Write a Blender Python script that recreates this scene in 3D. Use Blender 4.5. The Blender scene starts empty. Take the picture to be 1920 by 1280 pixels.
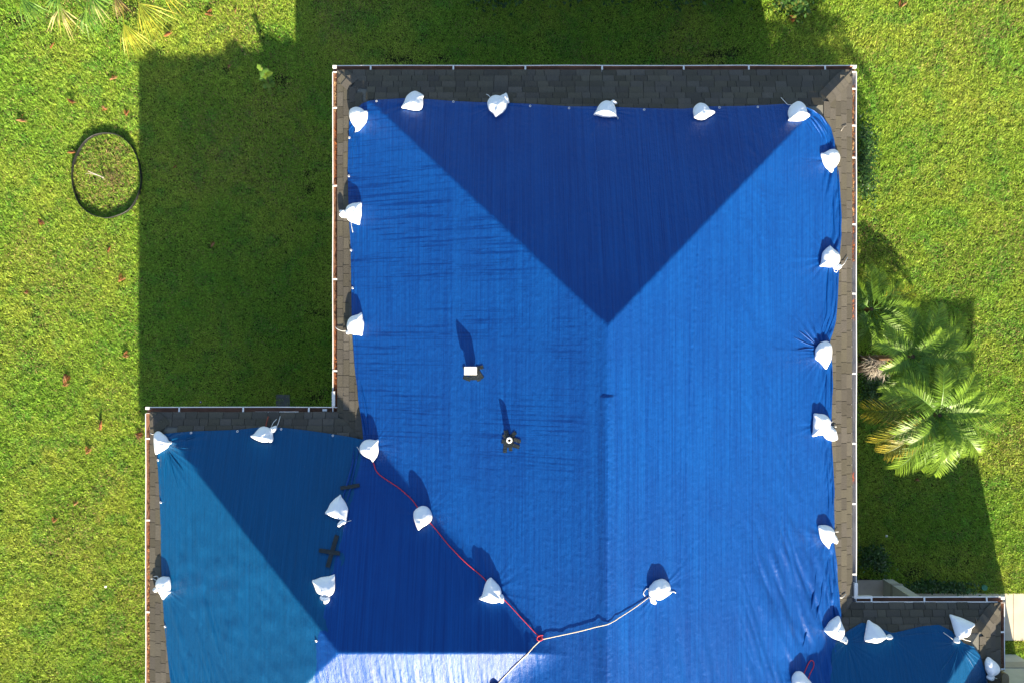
import bpy, math, random
import numpy as np
from mathutils import Vector
R = math.radians
random.seed(7); rng = np.random.default_rng(7)
scene = bpy.context.scene
col = scene.collection

# ------------------------------------------------------------------ camera, world, sun, exposure
CAMZ = 19.6; FPX = 1520.0
cam = bpy.data.cameras.new('camera'); cam.lens = 28.5; cam.sensor_width = 36; cam.clip_end = 500
camo = bpy.data.objects.new('camera', cam); col.objects.link(camo)
camo.location = (0, 0, CAMZ); scene.camera = camo
SUN = Vector((0.506, -2.563, 1.0)).normalized()
SUN_EL = math.asin(SUN.z); SUN_ROT = math.atan2(SUN.x, SUN.y)
world = bpy.data.worlds.new('World'); scene.world = world; world.use_nodes = True
wn = world.node_tree.nodes; wn.clear()
sky = wn.new('ShaderNodeTexSky'); sky.sky_type = 'NISHITA'; sky.sun_disc = False
sky.sun_elevation = SUN_EL; sky.sun_rotation = SUN_ROT
bg = wn.new('ShaderNodeBackground'); bg.inputs[1].default_value = 0.078
wo = wn.new('ShaderNodeOutputWorld')
world.node_tree.links.new(sky.outputs[0], bg.inputs[0]); world.node_tree.links.new(bg.outputs[0], wo.inputs[0])
sl = bpy.data.lights.new('sun', 'SUN'); sl.energy = 5.0; sl.angle = R(0.5); sl.color = (1.0, 0.87, 0.66)
so = bpy.data.objects.new('sun', sl); col.objects.link(so); so.location = (6, -40, 20)
so.rotation_euler = SUN.to_track_quat('Z', 'Y').to_euler()
vs = scene.view_settings; vs.view_transform = 'Standard'; vs.look = 'None'; vs.exposure = 1.95; vs.gamma = 1

# ------------------------------------------------------------------ maths helpers
def at(px, py, z=0.0):
    k = (CAMZ - z) / FPX
    return ((px - 960) * k, (640 - py) * k, z)
def hsh(ix, iy, s):
    n = (ix.astype(np.int64) * 374761393 + iy.astype(np.int64) * 668265263 + s * 982451653) & 0x7fffffff
    n = (n ^ (n >> 13)) * 1274126177 & 0x7fffffff
    return ((n ^ (n >> 16)) & 0xffff) / 65535.0
def vn(x, y, s=0):
    x = np.asarray(x, float); y = np.asarray(y, float)
    ix = np.floor(x); iy = np.floor(y); fx = x - ix; fy = y - iy
    fx = fx * fx * (3 - 2 * fx); fy = fy * fy * (3 - 2 * fy)
    a = hsh(ix, iy, s); b = hsh(ix + 1, iy, s); c = hsh(ix, iy + 1, s); d = hsh(ix + 1, iy + 1, s)
    return (a * (1 - fx) + b * fx) * (1 - fy) + (c * (1 - fx) + d * fx) * fy
def fbm(x, y, s=0, o=3):
    return sum(vn(x * 2 ** i, y * 2 ** i, s + i) * .5 ** i for i in range(o)) / sum(.5 ** i for i in range(o))
def sst(a, b, x):
    t = np.clip((x - a) / (b - a), 0, 1); return t * t * (3 - 2 * t)
def G(x):
    return -0.64 + 0.64 * sst(1.0, 6.5, np.asarray(x, float))
def atg(px, py, h=0.0):
    z = 0.
    for _ in range(20): z = .5 * z + .5 * (float(G(at(px, py, z)[0])) + h)
    return at(px, py, z)

# ------------------------------------------------------------------ roof surface (a real hipped roof, pitch 0.42)
EZ = 2.70; TP = 0.42; GW = 0.125
XL, XR, YT, YB = -3.747 + .11, 7.194 - .11, 5.759 - .11, -13.0
XM = (XL + XR) / 2
WXL, WYT, WYB = -7.65 + .11, -1.356 - .11, -10.10
VXR, VYT, VYB = 10.285 - .11, -5.315 - .11, -11.8
def mn(k, *a):
    r = a[0]
    for b in a[1:]:
        h = np.clip(.5 + .5 * (b - r) / k, 0, 1); r = b * (1 - h) + r * h - k * h * (1 - h)
    return r
def mx(k, a, b): return -mn(k, -a, -b)
def planes(x, y, kh):
    m = mn(kh, x - XL, XR - x, YT - y, y - YB)
    l = np.where(x < XM, mn(kh, x - WXL, WYT - y, y - WYB), -9.)
    r = np.where(x > XM, mn(kh, VXR - x, VYT - y, y - VYB), -9.)
    return m, l, r
def Zraw(x, y):
    x = np.asarray(x, float); y = np.asarray(y, float)
    m, l, r = planes(x, y, 1e-6); return EZ + TP * np.maximum(m, np.maximum(l, r))
def Zs(x, y):
    x = np.asarray(x, float); y = np.asarray(y, float)
    m, l, r = planes(x, y, .05); return EZ + TP * mx(.40, mx(.40, m, l), r)
def on_roof(px, py, off=0.02):
    z = EZ + 1.0
    for _ in range(40):
        x, y, _z = at(px, py, z); z = .4 * z + .6 * (float(Zs(x, y)) + off)
    x, y, _z = at(px, py, z); return np.array((x, y, z))

# ------------------------------------------------------------------ mesh helpers
ORG = {}
def tag(o, label=None, cat=None, group=None, kind=None):
    if label: o['label'] = label
    if cat: o['category'] = cat
    if group: o['group'] = group
    if kind: o['kind'] = kind
    return o
def thing(name, label, cat, loc, group=None):
    o = bpy.data.objects.new(name, None); o.empty_display_size = .2; col.objects.link(o)
    o.location = loc; ORG[o.name] = np.array(loc, float); return tag(o, label, cat, group)
class MB:
    def __init__(s): s.v = []; s.f = []; s.m = []; s.c = []
    def add(s, vs_, fs, mi=0, c=(1, 1, 1)):
        b = len(s.v); s.v += [tuple(map(float, q)) for q in vs_]
        for f in fs: s.f.append(tuple(i + b for i in f)); s.m.append(mi); s.c.append(c)
        return s
    def box(s, x0, x1, y0, y1, z0, z1, mi=0, c=(1, 1, 1)):
        return s.add([(x0,y0,z0),(x1,y0,z0),(x1,y1,z0),(x0,y1,z0),(x0,y0,z1),(x1,y0,z1),(x1,y1,z1),(x0,y1,z1)],
                     [(0,3,2,1),(4,5,6,7),(0,1,5,4),(1,2,6,5),(2,3,7,6),(3,0,4,7)], mi, c)
    def tube(s, pts, r, n=8, mi=0, c=(1, 1, 1), taper=None):
        pts = [np.array(p, float) for p in pts]; rings = []
        for i, p in enumerate(pts):
            t = pts[min(i + 1, len(pts) - 1)] - pts[max(i - 1, 0)]; t /= np.linalg.norm(t) + 1e-9
            a = np.cross(t, (0, 0, 1.)) if abs(t[2]) < .95 else np.cross(t, (1., 0, 0)); a /= np.linalg.norm(a); b = np.cross(t, a)
            rr = r if taper is None else r * (1 + (taper - 1) * i / (len(pts) - 1))
            rings.append([p + rr * (math.cos(q) * a + math.sin(q) * b) for q in np.linspace(0, 2 * math.pi, n, endpoint=False)])
        vs_ = [q for rg in rings for q in rg]; fs = []
        for i in range(len(pts) - 1):
            for k in range(n): fs.append((i*n+k, i*n+(k+1)%n, (i+1)*n+(k+1)%n, (i+1)*n+k))
        fs.append(tuple(range(n))[::-1]); fs.append(tuple((len(pts)-1)*n+k for k in range(n)))
        return s.add(vs_, fs, mi, c)
    def obj(s, name, mats, parent=None, smooth=False):
        return mk(name, np.array(s.v), s.f, mats, parent, s.m, s.c, smooth)
def mk(name, v, f, mats, parent=None, mi=None, fc=None, smooth=False):
    v = np.asarray(v, float)
    org = ORG.get(parent.name, np.zeros(3)) if parent else np.zeros(3)
    me = bpy.data.meshes.new(name); me.from_pydata((v - org).tolist(), [], [tuple(q) for q in f])
    for m in (mats if isinstance(mats, (list, tuple)) else [mats]): me.materials.append(m)
    if mi is not None and len(me.materials) > 1: me.polygons.foreach_set('material_index', np.array(mi, np.int32))
    if fc is not None:
        a = me.attributes.new('tint', 'FLOAT_COLOR', 'FACE')
        a.data.foreach_set('color', np.c_[np.array(fc, float), np.ones(len(fc))].astype(np.float32).ravel())
    if smooth: me.polygons.foreach_set('use_smooth', np.ones(len(me.polygons), bool))
    o = bpy.data.objects.new(name, me); col.objects.link(o)
    if parent: o.parent = parent
    ORG[o.name] = org
    return o
def np_tris(name, tri, colr, mat):
    """tri (N,3,3) -> one mesh of loose triangles with a colour per face"""
    n = len(tri); me = bpy.data.meshes.new(name)
    me.vertices.add(3 * n); me.vertices.foreach_set('co', tri.astype(np.float32).ravel())
    me.loops.add(3 * n); me.loops.foreach_set('vertex_index', np.arange(3 * n, dtype=np.int32))
    me.polygons.add(n); me.polygons.foreach_set('loop_start', np.arange(0, 3 * n, 3, dtype=np.int32))
    me.update(calc_edges=True)
    a = me.attributes.new('tint', 'FLOAT_COLOR', 'FACE')
    a.data.foreach_set('color', np.c_[colr, np.ones(n)].astype(np.float32).ravel())
    me.materials.append(mat)
    o = bpy.data.objects.new(name, me); col.objects.link(o); return o

# ------------------------------------------------------------------ materials
def mat(name, base=(.5,.5,.5), rough=.6, spec=.4, metal=0.):
    m = bpy.data.materials.new(name); m.use_nodes = True
    b = m.node_tree.nodes['Principled BSDF']
    b.inputs['Base Color'].default_value = (*base, 1); b.inputs['Roughness'].default_value = rough
    b.inputs['Specular IOR Level'].default_value = spec; b.inputs['Metallic'].default_value = metal
    return m, m.node_tree, b
def N(nt, t, **kw):
    n = nt.nodes.new(t)
    for k, v in kw.items(): setattr(n, k, v)
    return n
def noise(nt, sc=(1,1,1), scale=5., detail=4., rough=.55, coord='Object', rot=None):
    tc = N(nt, 'ShaderNodeTexCoord'); mp = N(nt, 'ShaderNodeMapping'); mp.inputs['Scale'].default_value = sc
    if rot: mp.inputs['Rotation'].default_value = rot
    nt.links.new(tc.outputs[coord], mp.inputs['Vector'])
    t = N(nt, 'ShaderNodeTexNoise'); t.inputs['Scale'].default_value = scale; t.inputs['Detail'].default_value = detail; t.inputs['Roughness'].default_value = rough
    nt.links.new(mp.outputs[0], t.inputs['Vector']); return t.outputs['Fac']
def ramp(nt, fac, stops):
    r = N(nt, 'ShaderNodeValToRGB'); e = r.color_ramp.elements
    while len(e) < len(stops): e.new(.5)
    for i, (p, c) in enumerate(stops): e[i].position = p; e[i].color = (*c, 1) if len(c) == 3 else c
    nt.links.new(fac, r.inputs[0]); return r.outputs[0]
def mixc(nt, fac, a, b, mode='MIX'):
    m = N(nt, 'ShaderNodeMix', data_type='RGBA', blend_type=mode)
    for s, v in ((m.inputs[0], fac), (m.inputs[6], a), (m.inputs[7], b)):
        if hasattr(v, 'links'): nt.links.new(v, s)
        else: s.default_value = v if isinstance(v, (int, float)) else (*v, 1)
    return m.outputs[2]
def math_(nt, op, a, b=None, c=None):
    m = N(nt, 'ShaderNodeMath', operation=op)
    for s, v in zip(m.inputs, (a, b, c)):
        if v is None: continue
        if hasattr(v, 'links'): nt.links.new(v, s)
        else: s.default_value = v
    return m.outputs[0]
def bump(nt, b, h, strength=.3, dist=.01, prev=None):
    n = N(nt, 'ShaderNodeBump'); n.inputs['Strength'].default_value = strength; n.inputs['Distance'].default_value = dist
    nt.links.new(h, n.inputs['Height'])
    if prev: nt.links.new(prev, n.inputs['Normal'])
    nt.links.new(n.outputs[0], b.inputs['Normal']); return n.outputs[0]
def noisy(name, c0, c1, scale=8, rough=.8, spec=.25, bs=.3, bd=.01, bscale=None, sc=(1,1,1)):
    m, nt, b = mat(name, c0, rough, spec)
    f = noise(nt, sc, scale, 6); nt.links.new(ramp(nt, f, [(.3, c0), (.7, c1)]), b.inputs['Base Color'])
    if bs: bump(nt, b, noise(nt, sc, bscale or scale * 4, 4), bs, bd)
    return m
def tinted(name, mul=(1,1,1), rough=.6, spec=.3, trans=0., grain=0.):
    m, nt, b = mat(name, mul, rough, spec)
    a = N(nt, 'ShaderNodeAttribute'); a.attribute_name = 'tint'
    c = mixc(nt, 1., a.outputs['Color'], mul, 'MULTIPLY')
    if grain:
        g = noise(nt, (1,1,1), 220, 2); c = mixc(nt, 1., c, ramp(nt, g, [(.3, (1-grain,)*3), (.7, (1+grain,)*3)]), 'MULTIPLY')
        bump(nt, b, g, .5, .004)
    nt.links.new(c, b.inputs['Base Color'])
    if trans:
        t = N(nt, 'ShaderNodeBsdfTranslucent'); nt.links.new(c, t.inputs['Color'])
        mixs = N(nt, 'ShaderNodeMixShader'); mixs.inputs[0].default_value = trans
        nt.links.new(b.outputs[0], mixs.inputs[1]); nt.links.new(t.outputs[0], mixs.inputs[2])
        nt.links.new(mixs.outputs[0], nt.nodes['Material Output'].inputs['Surface'])
    return m
M = {}
M['grass'] = tinted('grass_blade', (1,1,1), .55, .25, .3)
M['leaf'] = tinted('leaf', (1,1,1), .42, .4, .3)
M['frond'] = tinted('frond', (1,1,1), .42, .35, .3)
M['dry'] = tinted('dry_leaf', (1,1,1), .8, .15, .15)
M['shingle'] = tinted('shingle', (1,1,1), .95, .15, 0, .45)
M['white_metal'] = noisy('white_metal', (.78,.77,.74), (.66,.64,.60), 3, .45, .4, .0)
M['bracket'] = noisy('bracket', (.75,.75,.73), (.6,.6,.58), 9, .5, .4, 0)
M['gutter_brown'] = noisy('gutter_stain', (.30,.15,.095), (.19,.10,.065), 6, .8, .2, .3, .004, 60, (1,1,1))
M['gutter_grey'] = noisy('gutter_grey', (.42,.42,.44), (.30,.30,.33), 5, .5, .4, .0)
M['stucco'] = noisy('stucco', (.52,.51,.45), (.46,.45,.40), 6, .9, .2, .4, .006, 90)
M['band'] = noisy('stucco_band', (.40,.37,.31), (.34,.32,.27), 6, .9, .2, .4, .006, 90)
M['concrete'] = noisy('concrete', (.58,.51,.40), (.48,.42,.33), 2.5, .85, .25, .3, .004, 70)
M['pink_concrete'] = noisy('porch_concrete', (.62,.52,.47), (.50,.42,.38), 5, .85, .25, .3, .004, 70)
M['paver'] = noisy('paver', (.12,.12,.12), (.08,.08,.08), 14, .9, .2, .4, .004, 90)
M['dark_plastic'] = noisy('black_plastic', (.010,.010,.011), (.022,.022,.024), 8, .45, .5, .2, .003, 40)
M['tape'] = noisy('black_tape', (.008,.012,.014), (.018,.024,.026), 20, .38, .5, .5, .004, 60)
M['red_rope'] = noisy('red_rope', (.62,.05,.07), (.48,.03,.05), 60, .7, .3, .5, .003, 200)
M['beige_rope'] = noisy('beige_rope', (.80,.66,.48), (.62,.50,.35), 60, .7, .3, .5, .003, 200)
M['string'] = noisy('string', (.82,.80,.76), (.7,.68,.64), 60, .7, .3, 0)
M['brown_strap'] = noisy('brown_strap', (.30,.07,.04), (.22,.05,.03), 40, .7, .3, 0)
M['tan'] = noisy('tan_paint', (.34,.26,.16), (.28,.21,.13), 12, .6, .3, 0)
M['green_plastic'] = noisy('green_plastic', (.03,.16,.09), (.05,.22,.13), 10, .5, .4, 0)
M['bark'] = noisy('bark', (.20,.13,.08), (.10,.065,.04), 14, .9, .15, .8, .02, 30)
M['pale_wood'] = noisy('pale_wood', (.42,.39,.34), (.30,.27,.23), 14, .8, .2, .4, .004, 60)
M['vent_white'] = noisy('vent_white', (.82,.82,.80), (.74,.74,.72), 10, .4, .4, 0)
M['pvc'] = noisy('pvc', (.80,.78,.72), (.70,.68,.63), 20, .45, .4, 0)
M['black'] = mat('black_hole', (.01,.01,.01), .9, .1)[0]
M['grommet'] = mat('grommet', (.75,.75,.76), .35, .6, .6)[0]

def ground_mat():
    m, nt, b = mat('lawn_soil', (.05,.06,.02), .95, .1)
    f = noise(nt, (1,1,1), .9, 8, .6); g = noise(nt, (1,1,1), 14, 6, .7)
    c = mixc(nt, f, (.016,.026,.006), (.035,.045,.010)); c = mixc(nt, g, c, (.030,.025,.015))
    nt.links.new(c, b.inputs['Base Color']); bump(nt, b, g, .6, .05); return m
M['ground'] = ground_mat()

def bag_mat():
    m, nt, b = mat('sandbag_cloth', (.86,.86,.84), .5, .35)
    f = noise(nt, (1,1,1), 9, 5); nt.links.new(ramp(nt, f, [(.3, (.86,.87,.88)), (.65, (.93,.93,.93))]), b.inputs['Base Color'])
    h = noise(nt, (1,1,1), 16, 5, .6); bump(nt, b, h, .28, .02)
    b.inputs['Subsurface Weight'].default_value = 0.0
    return m
M['bag'] = bag_mat()

def tarp_mat(name, ca, cb, cwet, main):
    m, nt, b = mat(name, ca, .40, .19)
    streak = noise(nt, (9, .10, .1), 3.2, 5, .65)                  # bands along the weave
    fine = noise(nt, (60, .5, .5), 3.0, 3, .6)
    big = noise(nt, (1, 1, 1), .55, 4, .6)
    c = mixc(nt, ramp(nt, streak, [(.35, (0,)*3), (.65, (1,)*3)]), ca, cb)
    c = mixc(nt, math_(nt, 'MULTIPLY', ramp(nt, fine, [(.4, (0,)*3), (.62, (1,)*3)]), .5), c, cb)
    c = mixc(nt, math_(nt, 'MULTIPLY', ramp(nt, big, [(.4, (0,)*3), (.65, (1,)*3)]), .35), c, ca)
    if main:                                                        # wet runs down the west slope, and the welded seams between panels
        tc = N(nt, 'ShaderNodeTexCoord'); sp = N(nt, 'ShaderNodeSeparateXYZ'); nt.links.new(tc.outputs['Object'], sp.inputs[0])
        w = noise(nt, (.22, 8.5, .3), 2.2, 8, .75); wm = ramp(nt, w, [(.52, (0,)*3), (.57, (1,)*3)])
        patch = ramp(nt, noise(nt, (.3, .8, .3), 1.0, 2), [(.33, (0,)*3), (.50, (1,)*3)])
        xm = N(nt, 'ShaderNodeMapRange'); xm.inputs[1].default_value = XM - .2; xm.inputs[2].default_value = XM - .7; nt.links.new(sp.outputs[0], xm.inputs[0])
        ym = N(nt, 'ShaderNodeMapRange'); ym.inputs[1].default_value = -3.2; ym.inputs[2].default_value = -1.8; nt.links.new(sp.outputs[1], ym.inputs[0])
        wf = math_(nt, 'MULTIPLY', math_(nt, 'MULTIPLY', wm, patch), math_(nt, 'MULTIPLY', math_(nt, 'MULTIPLY', xm.outputs[0], ym.outputs[0]), math_(nt, 'LESS_THAN', math_(nt, 'ADD', sp.outputs[0], sp.outputs[1]), XL + YT)))
        c = mixc(nt, math_(nt, 'MULTIPLY', wf, .75), c, cwet)
        grid = noise(nt, (26, 26, 1), 1.0, 2); 
        for xs, wd in ((-1.17, .55), (0.42, .35)):                # slightly paler panel east of each seam
            mr = N(nt, 'ShaderNodeMapRange'); mr.inputs[1].default_value = xs; mr.inputs[2].default_value = xs + .02; nt.links.new(sp.outputs[0], mr.inputs[0])
            m2 = N(nt, 'ShaderNodeMapRange'); m2.inputs[1].default_value = xs + wd; m2.inputs[2].default_value = xs + .03; nt.links.new(sp.outputs[0], m2.inputs[0])
            c = mixc(nt, math_(nt, 'MULTIPLY', math_(nt, 'MULTIPLY', mr.outputs[0], m2.outputs[0]), .35), c, cb)
    nt.links.new(c, b.inputs['Base Color'])
    speck = noise(nt, (1,1,1), 160, 2, .5)
    p = bump(nt, b, fine, .45, .008)
    wr = noise(nt, (7, 1.6, 1), 3.0, 5, .6, rot=(0, 0, R(-24)))
    p = bump(nt, b, wr, .35, .03, p)
    p = bump(nt, b, noise(nt, (1,1,1), 30, 3, .6), .30, .012, p); bump(nt, b, speck, .25, .004, p)
    nt.links.new(ramp(nt, big, [(.3, (.29,)*3), (.7, (.40,)*3)]), b.inputs['Roughness'])
    return m
M['tarp_blue'] = tarp_mat('blue_tarp', (.0018,.034,.178), (.0040,.069,.278), (.0008,.021,.130), True)
M['tarp_teal'] = tarp_mat('teal_tarp', (.0010,.054,.145), (.0025,.080,.210), (.001,.048,.13), False)

# ------------------------------------------------------------------ ground
xs = np.r_[-120, np.linspace(-20, 20, 161), 120]; ys = np.r_[-120, np.linspace(-16, 16, 9), 120]
gv = [(x, y, float(G(x))) for y in ys for x in xs]; nx = len(xs)
gf = [(j*nx+i, j*nx+i+1, (j+1)*nx+i+1, (j+1)*nx+i) for j in range(len(ys)-1) for i in range(nx-1)]
tag(mk('ground', gv, gf, M['ground'], smooth=True), kind='structure')

# lawn: individual blades of coarse grass, one object nobody could count
SOIL = [(530,152,24,17),(578,325,12,12),(580,355,14,16),(588,585,16,10),(755,112,40,12),(830,110,24,8),(1375,100,34,12),(1335,104,22,8),
        (592,745,22,12),(1648,1058,22,22),(1710,1072,24,18),(1770,1108,60,10),(395,462,9,10),(425,130,10,12),(35,40,50,20),(1640,690,60,60),(250,20,60,25),(1480,20,50,20)]
def grass():
    def pts(n, x0, x1, y0, y1): return rng.uniform(x0, x1, n), rng.uniform(y0, y1, n)
    xi, yi = pts(int(25.6*17.2*6400), -12.8, 12.8, -8.6, 8.6)
    xo, yo = pts(int(33*25*900), -16.5, 16.5, -12.5, 12.5)
    k = (abs(xo) > 12.8) | (abs(yo) > 8.6); x = np.r_[xi, xo[k]]; y = np.r_[yi, yo[k]]
    big = np.r_[np.ones(len(xi)), np.full(k.sum(), 2.2)]
    z = G(x)
    hid = ((x > -3.2) & (x < 6.6) & (y < 5.1)) | ((x > -7.1) & (x < 0) & (y < -2.0)) | ((x > 5) & (x < 9.7) & (y < -5.95)) | ((x < 12.17) & (x > 5) & (y < -7.53))
    hid |= (x > 9.2) & (y < -6.08) & (y > -7.23) | (x > 7.6) & (x < 9.2) & (y < -5.72)
    dens = .55 + .6 * fbm(x * 1.3, y * 1.3, 3)
    kz = FPX / (CAMZ - z); px = 960 + x * kz; py = 640 - y * kz
    for sx, sy, rx, ry in SOIL:
        d = ((px - sx) / rx) ** 2 + ((py - sy) / ry) ** 2; dens *= 1 - .82 * np.exp(-d * 1.1)
    ring = ((px - 199) / 60) ** 2 + ((py - 330) / 70) ** 2 < 1
    dens *= np.where(ring, .55 + .5 * fbm(x * 4, y * 4, 77), 1)
    keep = (~hid) & (rng.random(len(x)) < dens)
    x, y, z, big, ring = x[keep], y[keep], z[keep], big[keep], ring[keep]; n = len(x)
    clump = vn(x * 9, y * 9, 11)
    L = (.042 + .046 * rng.random(n)) * (.75 + .5 * clump) * big
    W = (.0045 + .0050 * rng.random(n)) * big
    az = rng.uniform(0, 2 * np.pi, n) + 1.6 * vn(x * 5, y * 5, 21); lean = R(20) + R(60) * rng.random(n)
    d = np.c_[np.cos(az) * np.sin(lean), np.sin(az) * np.sin(lean), np.cos(lean)]
    s = np.c_[-np.sin(az), np.cos(az), np.zeros(n)]; tw = rng.uniform(-.6, .6, n)[:, None]
    s = s + np.c_[np.zeros((n, 2)), np.ones(n)] * tw; s /= np.linalg.norm(s, axis=1)[:, None]
    b = np.c_[x, y, z + .004 + .02 * clump]
    tri = np.stack([b - s * W[:, None], b + s * W[:, None], b + d * L[:, None]], 1)
    m1 = fbm(x * .7, y * .7, 41)[:, None]; m2 = fbm(x * 3.2, y * 3.2, 51)[:, None]; r = rng.random(n)[:, None]
    ca = np.array((.26, .47, .045)); cb = np.array((.50, .58, .08)); cc = np.array((.15, .43, .050)); straw = np.array((.46, .33, .14))
    t = np.clip(.25 + 1.5 * (m1 - .42) + .6 * (r - .5), 0, 1); c = ca * (1 - t) + cb * t
    t2 = np.clip((m2 - .50) * 2.2, 0, .55); c = c * (1 - t2) + cc * t2
    m3 = fbm(x * .45 + 7, y * .45, 61)
    dry = ((rng.random(n) < .04 + .08 * (m2[:, 0] > .62) + .14 * sst(.58, .75, m3)) | (ring & (rng.random(n) < .25)))[:, None]; c = np.where(dry, straw * (.5 + .7 * r), c)
    o = np_tris('grass', tri, np.minimum(c * (.45 + 1.0 * rng.random(n)[:, None] ** 1.5), .8), M['grass'])
    tag(o, 'coarse yellow green lawn grass around the house', None, None, 'stuff')
grass()

# ------------------------------------------------------------------ house
house = thing('house', 'house with hipped grey shingle roof mostly covered by tarpaulins and white gutters', 'house', (1.7, -3.0, 0))
def shingle_col():
    b = random.choice([.066, .073, .080, .088]) * random.uniform(.92, 1.08)
    return (b * 1.10, b, b * random.uniform(.74, .86))
roof = MB()
# deck: a height field under the shingles
def deck(x0, x1, y0, y1, st=.06):
    nx_ = int(math.ceil((x1 - x0) / st)) + 1; ny_ = int(math.ceil((y1 - y0) / st)) + 1
    X, Y = np.meshgrid(np.linspace(x0, x1, nx_), np.linspace(y0, y1, ny_)); Z = Zraw(X, Y) - .022
    roof.add(np.c_[X.ravel(), Y.ravel(), Z.ravel()].tolist(), [(j*nx_+i, j*nx_+i+1, (j+1)*nx_+i+1, (j+1)*nx_+i) for j in range(ny_-1) for i in range(nx_-1)], 0, (.15,.145,.125))
deck(XL, XR, YB, YT); deck(WXL, XL, WYB, WYT); deck(XR, VXR, VYB, VYT)
def course_rows(o, a, i_, length, rows, inplane):
    """tabs on one slope: o eave start, a along the eave, i_ inward (plan), row depth 0.135"""
    o, a, i_ = map(np.array, (o, a, i_))
    for r in range(rows):
        s = -random.uniform(0, .3)
        while s < length:
            w = random.choice([.18, .24, .27, .30, .33])
            s0, s1 = max(s, 0), min(s + w, length); s += w
            if s1 - s0 < .03: continue
            d0, d1 = r * .135 - (.006 if r == 0 else 0) + random.uniform(-.004, .004), (r + 1) * .135 + .02
            c = o + a * (s0 + s1) / 2 + i_ * (d0 + d1) / 2
            if not inplane(c[0], c[1]): continue
            if r >= 2 and not all(inplane(*(o + a * q_ + i_ * d1)) for q_ in (s0 + .07, s1 - .07)): continue
            lift = .014 + random.choice([0, .005, .002]); g = .005
            q = [o + a * (s0 + g) + i_ * d0, o + a * (s1 - g) + i_ * d0, o + a * (s1 - g) + i_ * d1, o + a * (s0 + g) + i_ * d1]
            zz = [EZ + TP * d0, EZ + TP * d0, EZ + TP * d1, EZ + TP * d1]
            v = [(q[k][0], q[k][1], zz[k] + (lift if k < 2 else -.002)) for k in range(4)] + [(q[k][0], q[k][1], zz[k] + (lift - .016 if k < 2 else -.012)) for k in range(4)]
            roof.add(v, [(0,1,2,3),(0,4,5,1),(1,5,6,2),(3,7,4,0)], 0, shingle_col())
def same(fn): return lambda x, y: abs(float(fn(x, y)) - (float(Zraw(x, y)) - EZ) / TP) < .045
course_rows((XR, YT), (-1, 0), (0, -1), XR - XL, 7, same(lambda x, y: YT - y))
course_rows((XL, YT), (0, -1), (1, 0), YT - WYT + 1.5, 5, same(lambda x, y: x - XL))
course_rows((XR, VYT - 1.2), (0, 1), (-1, 0), YT - VYT + 1.2, 5, same(lambda x, y: XR - x))
course_rows((XL + 1, WYT), (-1, 0), (0, -1), XL + 1 - WXL, 5, same(lambda x, y: WYT - y))
course_rows((WXL, WYT), (0, -1), (1, 0), 8.6, 4, same(lambda x, y: x - WXL))
course_rows((VXR, VYT), (-1, 0), (0, -1), VXR - XR + 1.2, 7, same(lambda x, y: VYT - y))
course_rows((VXR, VYT - 6), (0, 1), (-1, 0), 6, 4, same(lambda x, y: VXR - x))
roofo = roof.obj('roof', M['shingle'], house)
tag(roofo, 'grey brown asphalt shingle roof')
def hip_caps(cx, cy, sx, sy, n=11):
    """folded cap pieces laid over a hip line, each lapping the one below"""
    m = MB(); q2 = math.sqrt(.5); W = .165
    for k in range(n):
        t0, t1 = max(.004, k * .105 - .006), (k + 1) * .105 + .02; c = shingle_col(); v = []
        for t, lf in ((t0, .034), (t1, .020)):
            d = min(W, t / q2 * .97)
            for g in (-d, 0, d): v.append((cx + sx * (t + g * q2), cy + sy * (t - g * q2), EZ + TP * (t - abs(g) * q2) + lf))
        v += [(x, y, z - .03) for x, y, z in v[:3]]
        m.add(v, [(0,1,4,3),(1,2,5,4),(0,6,7,1),(1,7,8,2)], 0, c)
    return m.obj('hip_cap', M['shingle'], roofo)
hip_caps(XL, YT, 1, -1, 3); hip_caps(XR, YT, -1, -1, 6); hip_caps(WXL, WYT, 1, -1, 3); hip_caps(VXR, VYT, -1, -1, 5)

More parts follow.
